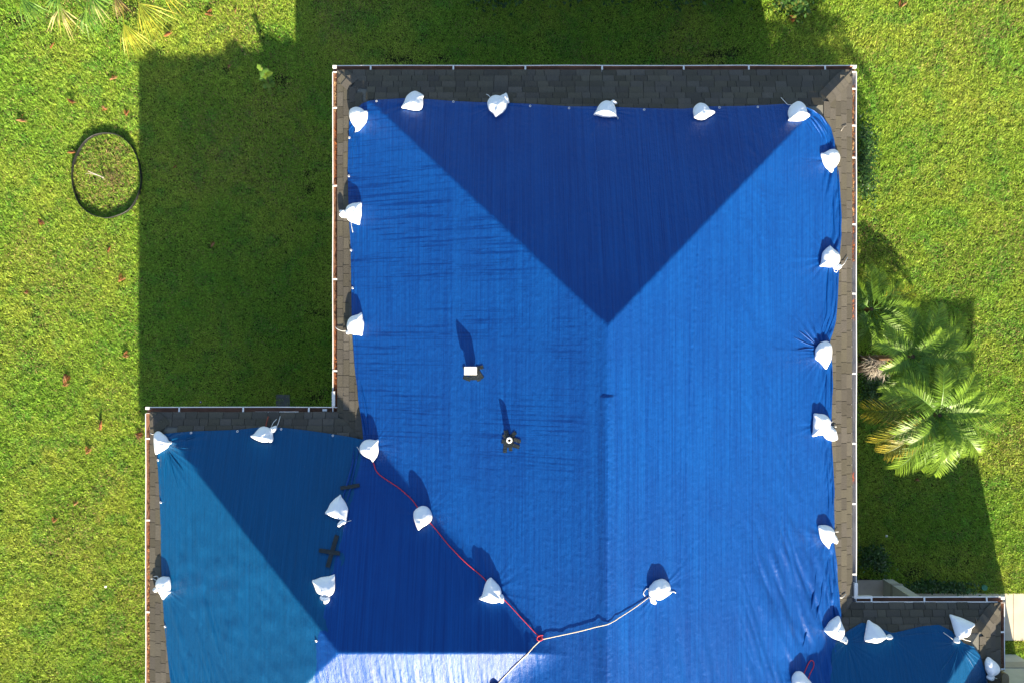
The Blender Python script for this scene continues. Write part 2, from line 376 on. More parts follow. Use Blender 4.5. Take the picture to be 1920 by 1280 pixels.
# gutters: trough with a folded lip; inside stained brown or left bare grey
GZ = EZ - .015
def gutter(p0, p1, out, inner, label, brackets, debris, dens=260):
    p0 = np.array(p0, float); p1 = np.array(p1, float); out = np.array(out, float); m = MB()
    prof = [(-.004,.0),(-.004,-.085),(.078,-.085),(.108,-.02),(.108,.002),(.125,.002),(.125,-.022),(.112,-.035),(.092,-.10),(-.01,-.10),(-.01,.0)]
    L = np.linalg.norm(p1 - p0); a = (p1 - p0) / L; ns = max(2, int(L / 1.2)); vs_ = []; npf = len(prof)
    for k in range(ns + 1):
        wob = .004 * math.sin(k * 2.3 + L)
        for u, z in prof:
            q = p0 + a * L * k / ns + out * u; vs_.append((q[0] + out[0] * wob, q[1] + out[1] * wob, GZ + z + wob * .5))
    for k in range(ns):
        for j in range(npf):
            j2 = (j + 1) % npf
            m.add([vs_[k*npf+j], vs_[k*npf+j2], vs_[(k+1)*npf+j2], vs_[(k+1)*npf+j]], [(0,1,2,3)], 1 if j < 4 else 0)
    for k in (0, ns): m.add(vs_[k*npf:(k+1)*npf], [tuple(range(npf))], 0)
    g = m.obj('gutter', [M['white_metal'], inner], house); tag(g, label)
    for s in brackets:
        b = MB(); c = p0 + a * s; h = .017
        q = [c - a * h + out * (-.03), c + a * h + out * (-.03), c + a * h + out * .115, c - a * h + out * .115]
        v = [(w[0], w[1], GZ + .03 - .018 * (i > 1)) for i, w in enumerate(q)]; v += [(x, y, z - .006) for x, y, z in v]
        b.add(v, [(0,1,2,3),(4,7,6,5),(0,4,5,1),(1,5,6,2),(2,6,7,3),(3,7,4,0)]); b.obj('bracket', M['bracket'], g)
    if debris:
        d = MB()
        for s0, s1, c in debris:
            for _ in range(int((s1 - s0) * dens)):
                q = p0 + a * random.uniform(s0, s1) + out * random.uniform(.008, .092); an = random.uniform(0, 6.28); l = random.uniform(.02, .05)
                e = np.array((math.cos(an), math.sin(an))) * l; w = np.array((-e[1], e[0])) * .09; z = GZ - .075 + random.uniform(0, .05); zz = z + random.uniform(-.012, .03)
                k = random.uniform(.5, 1.5); cc = tuple(k * u for u in c)
                d.add([(*(q - w), z), (*(q + w), z), (*(q + e + w), zz), (*(q + e - w), zz)], [(0,1,2,3)], 0, cc)
        tag(d.obj('debris', M['dry'], g), kind='stuff')
    return g
def ex(px): return (px - 960) * (CAMZ - EZ) / FPX
def ey(py): return (640 - py) * (CAMZ - EZ) / FPX
oL, oR, oT = ex(623), ex(1607), ey(122); wL, wT, vT, vR = ex(272), ey(762), ey(1118), ex(1885)
fL, fR, fT, fwL, fwT, fvT, fvR = oL + GW, oR - GW, oT - GW, wL + GW, wT - GW, vT - GW, vR - GW
rust = (.30,.10,.035); straw = (.42,.28,.14); dirt = (.12,.07,.04)
gt = gutter((oL, fT), (oR, fT), (0, 1), M['gutter_brown'], 'white north gutter of the main roof, dark inside', [ex(p) - oL for p in (695,850,985,1129,1282,1404,1547)], [(3.9, 4.6, rust)], 120)
gl = gutter((fL, fT - .02), (fL, fwT), (-1, 0), M['gutter_brown'], 'white west gutter of the main roof, rusty brown inside', [fT - ey(p) for p in (201,347,522,693)], [(.1, .85, straw), (1.0, 2.4, rust), (2.6, 5.2, dirt), (5.4, 7.0, rust)])
gr = gutter((fR, fvT), (fR, fT - .02), (1, 0), M['gutter_grey'], 'white east gutter of the main roof, pine needles at its far end', [ey(p) - fvT for p in (167,236,296,421,551,700,831,944,1076)], [(7.1, 10.8, rust), (8.0, 10.8, straw), (5.9, 6.3, (.5,.16,.04)), (2.5, 2.7, (.6,.12,.03))])
gw = gutter((wL, fwT), (fL + .02, fwT), (0, 1), M['gutter_brown'], 'white north gutter of the west wing', [ex(p) - wL for p in (336,456,579)], [(3.2, 3.9, dirt)], 90)
gwl = gutter((fwL, fwT - .02), (fwL, -10.1), (-1, 0), M['gutter_brown'], 'white west gutter of the west wing, brown with dead leaves inside', [fwT - ey(p) for p in (820,973,1145)], [(.4, 2.0, dirt), (2.2, 5.8, rust), (2.8, 5.8, straw)])
gv_ = gutter((fR - .02, fvT), (vR, fvT), (0, 1), M['gutter_brown'], 'white north gutter of the east wing, dark and open', [ex(p) - fR for p in (1636,1735,1852)], None)
gvr = gutter((fvR, ey(1258)), (fvR, fvT - .02), (1, 0), M['gutter_brown'], 'white east gutter of the east wing', [.05, ey(1184) - ey(1258)], [(0, .5, straw)])
for x, y, g_ in ((oL, oT, gl), (oR, oT, gr), (wL, wT, gwl), (vR, vT, gvr)):
    cp = MB(); sx = 1 if x < 1.7 else -1; cp.box(min(x + sx * .004, x + sx * .085), max(x + sx * .004, x + sx * .085), y - .06, y - .004, GZ - .08, GZ + .008); cp.obj('gutter_corner', M['white_metal'], g_)
for q in ((oL - .005, oL + .055, wT + .01, ey(733), GZ - .05, GZ + .03), (oR - .06, oR + .01, vT + .01, ey(1092), GZ - .05, GZ + .03), (oR - .06, ex(1636), vT - .035, vT + .012, GZ - .05, GZ + .02)):
    mt = MB(); mt.box(*q); mt.obj('splash_guard', M['white_metal'], house)
for q in ((ex(478), ex(560), WYT - .004, WYT + .012, EZ + .006, EZ + .014), (ex(1605), ex(1870), VYT, VYT + .018, EZ + .006, EZ + .014)):
    de = MB(); de.box(*q); de.obj('drip_edge', M['white_metal'], house)
# eave outline, fascia, soffit, walls
out_ = [(fL, fT), (fR, fT), (fR, fvT), (fvR, fvT), (fvR, -11.9), (fR, -11.9), (fR, -13.1), (fL, -13.1), (fL, -10.2), (fwL, -10.2), (fwL, fwT), (fL, fwT)]
fa = MB()
for i in range(len(out_)):
    (x0, y0), (x1, y1) = out_[i], out_[(i + 1) % len(out_)]
    fa.add([(x0,y0,EZ-.17),(x1,y1,EZ-.17),(x1,y1,EZ-.03),(x0,y0,EZ-.03)], [(0,1,2,3)])
fa.obj('fascia', M['white_metal'], house)
mk('soffit', [(x, y, EZ - .15) for x, y in out_], [tuple(range(len(out_)))], M['white_metal'], house)
wal = [(fL + .45, fT - .45), (fR - .45, fT - .45), (fR - .45, -6.5), (fvR - .4, -6.5), (fvR - .4, -11.5), (fR - .45, -11.5), (fR - .45, -12.7), (fL + .45, -12.7), (fL + .45, -9.8), (fwL + .45, -9.8), (fwL + .45, fwT - .45), (fL + .45, fwT - .45)]
wm = MB()
for i in range(len(wal)):
    (x0, y0), (x1, y1) = wal[i], wal[(i + 1) % len(wal)]; wm.add([(x0,y0,-.8),(x1,y1,-.8),(x1,y1,EZ-.16),(x0,y0,EZ-.16)], [(0,3,2,1)])
wm.obj('wall', M['stucco'], house)
pc = MB(); pc.box(8.95, 9.18, -6.10, -5.725, -.05, EZ - .155); pco = pc.obj('porch_column', M['stucco'], house)
pb = MB(); pb.box(8.93, 9.20, -6.12, -5.705, .46, .54); pb.obj('band', M['band'], pco)
ps = MB(); ps.box(7.3, 8.95, -6.5, -5.75, -.2, .06); ps.obj('porch_slab', M['pink_concrete'], house)
ga = MB(); ga.box(9.3, 12.16, -13, -7.54, -.2, 3.1); gao = ga.obj('garage_wall', M['stucco'], house)
gb = MB(); gb.box(9.3, 12.182, -13, -7.518, .54, .88); gb.obj('band', M['band'], gao)
gx0, gx1, gy0, gy1 = 10.35, 12.75, -13.4, -7.05; e = 1.55
grf = MB(); grf.add([(8.4,gy1,3.2),(gx1,gy1,3.2),(gx1,gy0,3.2),(8.4,gy0,3.2),(8.4+1.8,gy1-1.8,3.66),(gx1-1.8,gy1-1.8,3.66),(gx1-1.8,gy0+1.8,3.66),(8.4+1.8,gy0+1.8,3.66)],
                    [(0,1,5,4),(1,2,6,5),(2,3,7,6),(3,0,4,7),(4,5,6,7),(0,3,2,1)], 0, (.17,.16,.14)); grf.obj('garage_roof', M['shingle'], house)
dsx, dsy = ex(1886.5), ey(1274); dn = MB(); hw = .075
prof = [(-hw, -.16), (hw, -.16)] + [(hw * math.cos(t) if t < 1.6 else hw * math.cos(t), .04 + .09 * math.sin(t)) for t in np.linspace(0, math.pi, 9)]
nv = len(prof); dn.add([(dsx + u, dsy + v, EZ - .02) for u, v in prof] + [(dsx + u, dsy + v, -.05) for u, v in prof], [tuple(range(nv))] + [(k, k + nv, (k + 1) % nv + nv, (k + 1) % nv) for k in range(nv)])
tag(dn.obj('downspout', M['tan'], house), 'tan rounded downspout at the end of the east gutter')

# walkway and small ground items
wk = MB(); a0 = at(1716, 1112, .03); a1 = at(1990, 1200, .03); xj = at(1900, 1150, .03)[0]
wk.box(9.25, xj - .006, a1[1], a0[1], -.2, .03); wk.box(xj + .006, a1[0], a1[1], a0[1], -.2, .03); wk.box(9.3, a1[0] - .02, a1[1] + .01, a0[1] - .01, -.2, .015)
tag(wk.obj('walkway', M['concrete']), kind='structure')

# ------------------------------------------------------------------ tarpaulins
BAGS = [  # crop origin, crop scale, body outline, knot outline, strings, height, label
 ((730,150),16,[(370,800),(440,680),(500,520),(580,430),(680,360),(790,335),(890,375),(1000,440),(1035,490),(1010,560),(1015,700),(1000,800),(960,880),(860,920),(740,915),(600,890),(470,860),(375,845)],[],[],.22,'smooth white sandbag on the top tarp edge, second from the northwest corner'),
 ((890,150),16,[(380,670),(420,580),(500,500),(600,460),(700,468),(800,490),(900,540),(970,640),(975,760),(940,870),(850,980),(740,1060),(630,1125),(560,1030),(440,920),(390,790)],[(760,490),(870,430),(950,395),(1000,500),(1040,650),(1030,700),(970,690),(880,600)],[[(345,435),(400,455),(440,490),(470,545)]],.20,'heart shaped white sandbag with a flared flap on the top edge of the blue tarp'),
 ((1090,165),16,[(370,790),(440,690),(500,560),(570,470),(660,405),(760,380),(840,395),(930,430),(1000,530),(1040,660),(1055,800),(1065,875),(980,875),(830,885),(640,870),(470,825),(375,815)],[(880,400),(940,370),(1000,400),(1030,440),(1075,470),(1040,490),(970,480),(920,450)],[[(1050,860),(1105,900),(1095,940)]],.20,'flat bottomed white sandbag with a small upper right knot, middle of the top tarp edge'),
 ((1270,165),16,[(470,730),(480,620),(540,530),(640,460),(740,458),(830,490),(920,570),(970,650),(1040,700),(1120,715),(1115,760),(1020,830),(900,900),(820,950),(700,965),(600,945),(500,900),(490,830)],[],[],.22,'white sandbag shaped like a cap with its peak pointing right, on the top tarp edge'),
 ((1450,170),16,[(440,640),(480,510),(560,420),(650,360),(720,325),(820,340),(920,420),(980,530),(1010,640),(1025,720),(1095,760),(1030,820),(920,890),(800,915),(600,915),(450,900),(470,820),(445,740)],[],[[(225,210),(320,310),(400,400),(450,430),(560,430)]],.24,'bell shaped white sandbag trailing a long string at the northeast tarp corner'),
 ((630,180),16,[(390,560),(420,420),(500,360),(600,335),(700,350),(790,390),(860,450),(940,455),(955,560),(930,720),(880,830),(760,960),(690,1040),(600,1070),(570,960),(480,830),(420,710)],[],[[(630,1030),(570,1090)]],.24,'bright white sandbag tapering down to a point at the northwest tarp corner'),
 ((610,360),16,[(600,560),(640,450),(720,380),(840,335),(950,325),(1085,315),(1085,450),(1090,600),(1080,720),(1050,850),(1025,985),(900,950),(760,900),(660,820),(600,700)],[(600,560),(520,545),(440,545),(415,590),(460,630),(415,690),(480,760),(560,780),(630,760)],[[(770,880),(790,1050),(810,1150),(825,1210)]],.21,'white sandbag with its tied neck over the shingles, upper one on the west tarp edge'),
 ((620,565),16,[(500,620),(540,530),(620,455),(720,420),(820,390),(910,335),(945,360),(965,480),(1000,640),(985,800),(965,930),(940,1025),(850,1010),(700,1000),(600,960),(520,880),(480,760)],[(510,870),(450,920),(480,970),(540,990),(590,950)],[[(140,770),(180,815),(260,860),(360,890),(470,890)]],.21,'white sandbag with a string reaching into the gutter, lower one on the west tarp edge'),
 ((645,800),16,[(470,600),(520,490),(620,400),(740,370),(860,380),(940,390),(1035,375),(1025,480),(1040,620),(1035,740),(990,880),(910,1000),(870,1050),(790,960),(660,900),(540,820),(480,720)],[],[[(390,590),(440,660),(500,790)]],.23,'white sandbag at the inner roof corner where the red rope starts'),
 ((1505,260),16,[(540,450),(640,430),(740,370),(850,320),(960,320),(1050,380),(1110,500),(1115,620),(1070,740),(1000,840),(930,900),(900,1000),(860,1020),(780,950),(680,850),(610,720),(570,590)],[],[],.17,'white sandbag uppermost on the east tarp edge, its point facing down'),
 ((1505,445),16,[(600,460),(680,360),(800,260),(840,265),(940,360),(1080,480),(1120,600),(1110,720),(1060,820),(950,880),(800,900),(640,880),(510,870),(550,760),(570,600)],[(1060,800),(1180,850),(1130,940),(1050,975),(940,950),(920,890)],[[(930,940),(960,1030),(1010,1050),(1050,1010),(1040,940)],[(1160,870),(1250,790),(1350,600)]],.20,'house shaped white sandbag with a looped string tail, second down the east tarp edge'),
 ((1495,620),16,[(545,560),(600,450),(700,350),(840,310),(950,340),(1020,430),(1040,560),(1035,720),(1000,900),(940,1020),(860,1145),(780,1060),(660,930),(540,840),(530,700)],[],[],.19,'egg shaped white sandbag beside the fan of sharp creases on the east tarp edge'),
 ((1495,760),16,[(500,230),(650,240),(800,255),(900,310),(970,400),(1005,480),(980,580),(1000,700),(900,830),(780,880),(620,890),(450,920),(470,750),(475,500),(490,350)],[(960,600),(1080,660),(1160,740),(1200,880),(1215,990),(1140,1045),(1020,1050),(900,1010),(800,920),(790,820)],[[(990,540),(1070,455)],[(980,590),(1050,625),(1180,630)]],.21,'square white sandbag with a fat folded neck lying over the shingles by the palms'),
 ((1505,960),16,[(470,400),(600,375),(720,380),(840,430),(930,520),(960,640),(960,760),(890,870),(820,960),(780,1090),(760,1060),(660,960),(580,860),(520,720),(480,540)],[(930,640),(1000,700),(1050,810),(1050,890),(1010,940),(930,900),(880,840)],[[(920,585),(1075,578)]],.20,'white sandbag with two grey dents, lowest on the straight east tarp edge'),
 ((745,930),16,[(480,560),(500,450),(580,360),(700,290),(820,285),(920,330),(1000,430),(1045,560),(1040,660),(990,760),(880,850),(740,930),(650,1010),(610,980),(560,870),(500,690)],[],[],.24,'teardrop shaped white sandbag resting on the red rope, upper of the two'),
 ((875,1070),16,[(370,820),(450,740),(490,620),(530,450),(600,290),(680,210),(740,195),(800,250),(900,350),(990,460),(1040,600),(1045,720),(1060,860),(960,930),(820,960),(680,940),(520,890),(400,845)],[(1030,690),(1100,720),(1120,800),(1110,940),(1000,935),(980,820)],[],.22,'tent shaped white sandbag tied along the lower part of the red rope'),
 ((1190,1070),16,[(420,520),(500,400),(600,300),(720,255),(820,230),(920,260),(1020,350),(1070,450),(1080,560),(1120,620),(1050,690),(920,780),(800,850),(680,860),(580,810),(500,780),(430,700)],[(430,740),(500,760),(560,790),(620,870),(655,950),(610,995),(530,970),(480,930),(450,830)],[[(430,510),(350,530),(280,610),(260,680),(305,740)],[(1090,620),(1180,615),(1235,655)]],.24,'round white sandbag alone on the east slope at the end of the beige rope'),
 ((260,790),16,[(460,450),(480,340),(560,285),(650,300),(720,360),(820,440),(890,560),(910,650),(880,760),(760,850),(640,920),(560,965),(510,960),(480,820),(460,650)],[(880,600),(960,590),(985,640),(910,690)],[[(350,345),(400,370),(500,385)]],.20,'white sandbag on the northwest corner of the west teal tarp'),
 ((450,770),16,[(310,745),(400,700),(500,590),(600,490),(730,460),(840,490),(900,540),(980,640),(990,760),(1000,870),(950,940),(880,920),(740,940),(620,915),(460,850),(360,790)],[(890,520),(980,470),(1070,435),(1110,490),(1085,580),(1010,655),(960,620)],[[(930,500),(1000,340),(1100,240)],[(1090,490),(1160,330),(1205,155)]],.19,'white sandbag with brown strap and strings at the west teal tarp top edge'),
 ((585,915),16,[(390,740),(470,610),(550,450),(680,310),(790,230),(855,180),(890,260),(990,400),(1080,590),(1080,700),(1050,880),(1030,960),(930,960),(830,935),(640,870),(500,800)],[(1030,950),(1020,1040),(920,1080),(830,1150),(770,1140),(760,1080),(810,1000),(880,950)],[[(1030,1000),(1110,980),(1180,955)]],.19,'kite shaped white sandbag on the tarp seam between the single tape and the tape cross'),
 ((560,1060),16,[(400,440),(520,400),(640,350),(780,325),(900,310),(1000,280),(1080,260),(1085,420),(1090,580),(1075,730),(1020,840),(930,905),(840,910),(720,900),(640,860),(540,780),(480,640),(440,530)],[(670,890),(640,960),(680,990),(740,1000),(770,1130),(870,1110),(940,1000),(890,930),(800,920)],[],.19,'pouch shaped white sandbag with gathered neck, below the tape cross on the seam'),
 ((260,1060),16,[(510,560),(530,450),(600,370),(720,320),(820,325),(910,335),(945,430),(960,600),(950,740),(960,800),(880,860),(800,950),(740,1010),(700,960),(650,860),(570,740)],[(560,660),(480,650),(430,700),(470,770),(520,785),(580,740)],[[(360,390),(440,385),(540,440)],[(450,325),(550,305),(585,340),(570,420)]],.19,'white sandbag on the west edge of the west teal tarp beside the gutter'),
 ((1520,1140),10.667,[(265,430),(320,350),(380,260),(470,190),(560,145),(600,230),(640,330),(680,430),(665,540),(640,590),(560,630),(460,600),(370,540),(310,480)],[(640,570),(690,555),(740,620),(710,700),(670,690),(640,660),(580,650),(600,610)],[],.20,'creased white sandbag at the inner corner where blue tarp meets the east teal tarp'),
 ((1520,1140),10.667,[(1075,640),(1095,480),(1115,350),(1150,225),(1240,280),(1350,340),(1440,430),(1500,520),(1520,570),(1470,620),(1390,670),(1290,690),(1180,670)],[(1510,560),(1570,515),(1620,535),(1635,580),(1560,615),(1510,600)],[],.19,'white sandbag with its round knot pointing right on the east teal tarp'),
 ((1760,1140),9.144,[(190,105),(290,125),(400,160),(500,205),(620,265),(560,330),(540,420),(490,480),(420,500),(350,520),(300,480),(260,360),(220,220)],[(350,490),(345,580),(320,590),(260,570),(265,530),(300,490)],[[(365,505),(450,535),(550,560)],[(270,550),(180,480),(80,410)]],.20,'white sandbag standing on bare shingles with its neck gathering the east teal tarp'),
 ((1760,1140),9.144,[(800,910),(850,830),(930,880),(1010,950),(1050,1040),(1010,1110),(940,1150),(860,1150),(815,1070),(800,1000)],[(850,1140),(820,1180),(850,1220),(910,1230),(945,1180),(940,1140)],[[(930,1180),(1000,1200)]],.20,'small white sandbag beside the east gutter of the east teal tarp'),
 ((1480,1200),13.714,[(60,1000),(100,880),(170,810),(250,790),(330,810),(400,880),(480,980),(580,1097),(600,1250),(450,1330),(250,1330),(100,1250)],[],[],.22,'white sandbag with a red rope loop, cut off by the bottom of the photo'),
 ((883,1268),16,[(370,820),(450,740),(490,620),(530,450),(600,290),(680,210),(740,195),(800,250),(900,350),(990,460),(1040,600),(1045,720),(1060,860),(960,930),(820,960),(680,940),(520,890),(400,845)],[],[],.22,'white sandbag whose shadow falls on the glaring wing slope at the bottom of the photo'),
]
def pxs(o, s, pts): return [(o[0] + x / s, o[1] + y / s) for x, y in pts]
BC = []      # plan centres of the bags
for o, s, body, *_ in BAGS:
    p = pxs(o, s, body); BC.append(on_roof(sum(q[0] for q in p) / len(p), sum(q[1] for q in p) / len(p)))
BC = np.array(BC)

def resamp(pl, n):
    pl = np.array(pl, float); d = np.r_[0, np.cumsum(np.linalg.norm(np.diff(pl, axis=0), axis=1))]
    t = np.linspace(0, d[-1], n); return np.c_[np.interp(t, d, pl[:, 0]), np.interp(t, d, pl[:, 1])]
def smooth1(p, k=2):
    for _ in range(k): p[1:-1] = .25 * p[:-2] + .5 * p[1:-1] + .25 * p[2:]
    return p
def coons(top, bot, left, right, nu, nv_):
    w = lambda pl, n: smooth1(resamp([on_roof(*q)[:2] for q in pl], n), 3)
    T, B_, L_, R_ = w(top, nu), w(bot, nu), w(left, nv_), w(right, nv_)
    u = np.linspace(0, 1, nu)[None, :, None]; v = np.linspace(0, 1, nv_)[:, None, None]
    P = (1 - v) * T[None] + v * B_[None] + (1 - u) * L_[:, None] + u * R_[:, None] - ((1-u)*(1-v)*T[0] + u*(1-v)*T[-1] + (1-u)*v*B_[0] + u*v*B_[-1])
    return P[..., 0], P[..., 1]
def radial(X, Y, idx, amp, rad, seed):
    """creases fanning out from under each bag"""
    H = np.zeros_like(X)
    for k in idx:
        dx, dy = X - BC[k][0], Y - BC[k][1]; r = np.hypot(dx, dy); th = np.arctan2(dy, dx)
        n = vn(th * 9 + 40 * k, r * .6, seed + k) + .6 * vn(th * 19 + 40 * k, r * .8, seed + 50 + k) - .8
        sect = .25 + .75 * sst(.45, .7, vn(th * 1.3 + 9 * k, 0 * r, seed + 90 + k))
        H += amp * n * sect * sst(.05, .25, r) * np.exp(-np.maximum(r - .2, 0) / rad)
    return H
def edge_d(nu, nv_, X, Y):
    """plan distance to the sheet's west/east/north edges"""
    dl = np.hypot(X - X[:, :1], Y - Y[:, :1]); dr = np.hypot(X - X[:, -1:], Y - Y[:, -1:]); dt = np.hypot(X - X[:1], Y - Y[:1]); return dl, dr, dt
def sheet(name, X, Y, Z, m, label):
    nv_, nu = X.shape; v = np.c_[X.ravel(), Y.ravel(), Z.ravel()]
    i = np.arange(nv_ * nu).reshape(nv_, nu)
    f = np.stack([i[1:, :-1], i[1:, 1:], i[:-1, 1:], i[:-1, :-1]], -1).reshape(-1, 4)
    o = mk(name, v, f.tolist(), m, smooth=True); return tag(o, label, 'tarp')
# big blue tarp
top = [(655,226),(664,208),(680,194),(700,188),(760,184.5),(800,186),(850,190),(900,192),(990,195),(1070,200),(1130,200),(1200,203),(1280,204.5),(1330,200),(1400,199),(1440,197),(1470,195),(1500,198),(1522,206)]
right = [(1522,206),(1545,222),(1558,240),(1565,265),(1568,290),(1571,340),(1576,400),(1578,440),(1574,480),(1573,510),(1571,560),(1568,600),(1563,620),(1556,640),(1558,660),(1561,690),(1561,720),(1560,760),(1559,800),(1560,850),(1563,900),(1564,950),(1565,980),(1564,1020),(1569,1060),(1572,1100),(1575,1130),(1578,1150),(1577,1170),(1572,1205),(1570,1240),(1569,1300),(1568,1420)]
left = [(655,226),(653,270),(652,330),(654,400),(657,450),(658,500),(659,560),(660,620),(662,650),(665,690),(669,720),(675,770),(679,800),(681,820),(676,850),(668,890),(658,940),(645,985),(630,1040),(615,1100),(603,1150),(597,1180),(592,1205),(592,1240),(591,1300),(590,1420)]
bot = [(590,1420),(800,1420),(1000,1420),(1200,1420),(1400,1420),(1568,1420)]
nu, nv_ = 520, 640
X, Y = coons(top, bot, left, right, nu, nv_); dl, dr, dt = edge_d(nu, nv_, X, Y)
Z = Zs(X, Y) + .030
yv = on_roof(1140, 742)[1]
Z += .022 * (1 - sst(.06, .16, abs(X - XM))) * (1 - sst(yv - .015, yv + .015, Y))          # ridge vent under the sheet
Z += .006 * (1 - sst(.10, .2, abs(X - XM))) + .007 * (1 - sst(.06, .14, abs(X - XM - .06))) * (Y < yv) * (vn(X * 28, Y * 28, 7) - .5)
Z += .0042 * (vn(X * 17, Y * 17, 505) - .5)
for sx0, sx1 in (((1310, 440), (1265, 1280)), ((1482, 760), (1455, 1080)), ((842, 300), (846, 900))):   # puckered welds between the panels
    q0, q1 = on_roof(*sx0), on_roof(*sx1); tt = (Y - q0[1]) / (q1[1] - q0[1]); xx = q0[0] + tt * (q1[0] - q0[0])
    Z += (.010 if sx0[0] > 1000 else .004) * np.exp(-((X - xx) / .022) ** 2) * (.3 + vn(Y * 18, 0 * Y, 515)) * sst(-.02, .03, tt) * (1 - sst(.97, 1.02, tt))
Z += .0020 * (vn(X * 30, Y * .5, 5) - .5) * (.4 + vn(X * .8, Y * .5, 6))                     # faint ribs along the weave
fe = np.exp(-(dr / .30) ** 2); Z += .085 * fe * (abs(2 * vn(dr * 8 + 2.6 * Y + 1.4 * vn(Y * 1.5, 0 * Y, 8), Y * .7 - dr * 2, 9) - 1) - .25) * sst(0, .05, dr) * (.30 + vn(0 * Y, Y * .8, 10))   # gathered folds along the east edge
fl = np.exp(-dl / .16); Z += .045 * fl * (abs(2 * vn(dl * 9, Y * .8, 19) - 1) - .3) * sst(0, .04, dl) * (Y > -1.6)
Z += .004 * np.exp(-dt / .15) * (vn(X * 12, dt * 3, 29) - .5)
cd = (X + 1.0 * Y)                                                                           # slanting ripples on the east slope
Z += .020 * sst(XM + 1.8, XM + 4.2, X) * (vn(X * 9 + Y * 5.0, Y * 1.6 - X * .9, 31) - .5) * sst(.25, .6, vn(X * .7, Y * .35, 33))
vr, vk, vt = Zraw(X, Y), None, None
vd = abs((X - XL) - (WYT - Y))                                                             # pulled creases across the valley of the west wing
Z += .030 * np.exp(-(vd / .8) ** 2) * sst(-2.8, -4.2, Y) * (X < XM) * (abs(2 * vn(X * 8 + Y * 1.2, Y * .55, 37) - 1) - .4)
Z += .022 * sst(-5.6, -6.6, Y) * (X < XM) * sst(XL - .2, XL + 1.0, X) * (abs(2 * vn(X * 11 + Y * .8, Y * .7, 38) - 1) - .4)
Z += .060 * sst(4.0, 5.6, X) * sst(-3.0, -4.8, Y) * (abs(2 * vn(X * 7 + Y * 2.4, Y * .7, 39) - 1) - .3)
Z += .030 * sst(-4.4, -6.2, Y) * sst(XM, XM + .8, X) * (vn(X * 8 + Y * 1.6, Y * .5, 40) - .5)
Z += radial(X, Y, [0,1,2,3,4,5,9,13,12,10], .022, .32, 61) + radial(X, Y, [11], .09, .40, 64) + radial(X, Y, [8,14,15,16,26], .020, .38, 66)
edge = np.minimum(np.minimum(dl, dr), dt); Z -= .008 * (1 - sst(0, .06, edge)); Z = np.maximum(Z, Zs(X, Y) + .021)
tarp = sheet('tarpaulin', X, Y, Z, M['tarp_blue'], 'large royal blue tarp stretched over the main roof ridge')
tarp.data.materials[0] = M['tarp_blue']
# west teal tarp
top = [(292,818),(310,812),(358,808),(445,805),(490,800),(530,801),(575,806),(624,813),(660,819),(690,826)]
left = [(292,818),(293,845),(296,880),(299,930),(301,990),(302,1050),(304,1110),(308,1170),(313,1220),(321,1280),(338,1400)]
right = [(690,826),(690,880),(676,950),(660,1010),(645,1060),(630,1120),(622,1170),(620,1230),(620,1290),(622,1400)]
bot = [(338,1400),(450,1400),(560,1400),(622,1400)]
nu, nv_ = 260, 360
X, Y = coons(top, bot, left, right, nu, nv_); dl, dr, dt = edge_d(nu, nv_, X, Y)
Z = Zs(X, Y) + .024 + .0025 * (vn(X * 24, Y * .6, 105) - .5)
kx, ky = X - BC[17][0], Y - BC[17][1]; kr = np.hypot(kx, ky); kt = np.arctan2(ky, kx)
Z += .045 * (vn(kt * 13, kr * .35, 107) - .45) * np.exp(-kr / .75) * sst(.1, .35, kr)
Z += .017 * sst(.15, .5, dl) * (vn(X * 6 + Y * 2, Y * 4 - X * 1.2, 109) - .5) * (1 - sst(-4.5, -3.0, Y)) + .008 * (fbm(X * 3, Y * 2, 110) - .5)
Z += .045 * sst(-4.6, -6.2, Y) * (abs(2 * vn(X * 8 + Y * 2.6, Y * .7, 111) - 1) - .35) * (1 - sst(1.2, 2.2, dl))
Z += .012 * np.exp(-dr / .25) * (vn(X * 9 + Y * 5, Y * 2.2, 113) - .5) + .010 * np.exp(-dt / .12) * (vn(X * 3, dt * 20, 115) - .5)
Z += radial(X, Y, [18, 19, 20, 21], .012, .3, 161)
Z -= .006 * (1 - sst(0, .06, np.minimum(np.minimum(dl, dr), dt))); Z = np.minimum(Z, Zs(X, Y) + .06 - .035 * np.exp(-dr / .15)); Z = np.maximum(Z, Zs(X, Y) + .018)
tw = sheet('tarpaulin', X, Y, Z, M['tarp_teal'], 'teal blue tarp over the hipped end of the west wing roof')
# east teal tarp
top = [(1560,1215),(1572,1195),(1592,1180),(1616,1166),(1640,1172),(1672,1186),(1700,1180),(1730,1173),(1760,1170),(1785,1182),(1806,1204),(1826,1212),(1838,1228)]
right = [(1838,1228),(1845,1250),(1852,1275),(1856,1310),(1860,1400)]
left = [(1560,1215),(1558,1250),(1556,1300),(1553,1400)]
bot = [(1553,1400),(1650,1400),(1760,1400),(1860,1400)]
nu, nv_ = 240, 180
X, Y = coons(top, bot, left, right, nu, nv_); dl, dr, dt = edge_d(nu, nv_, X, Y)
Z = Zs(X, Y) + .028 + .004 * (fbm(X * 3, Y * 2, 210) - .5)
def fan(px, py, amp, rad, s):
    q = on_roof(px, py); kx, ky = X - q[0], Y - q[1]; kr = np.hypot(kx, ky); kt = np.arctan2(ky, kx)
    return amp * (vn(kt * 10 + s * 7, kr * .3, 200 + s) + .5 * vn(kt * 21 + s, kr * .3, 220 + s) - .65) * np.exp(-kr / rad) * sst(.02, .2, kr)
Z += fan(1588, 1203, .024, .5, 1) + fan(1672, 1192, .026, .5, 2) + fan(1795, 1205, .034, .55, 3) + fan(1845, 1262, .02, .3, 4)
Z += .025 * np.exp(-dt / .12) * (vn(X * 2.5, dt * 18, 231) - .35) * sst(0, .03, dt)
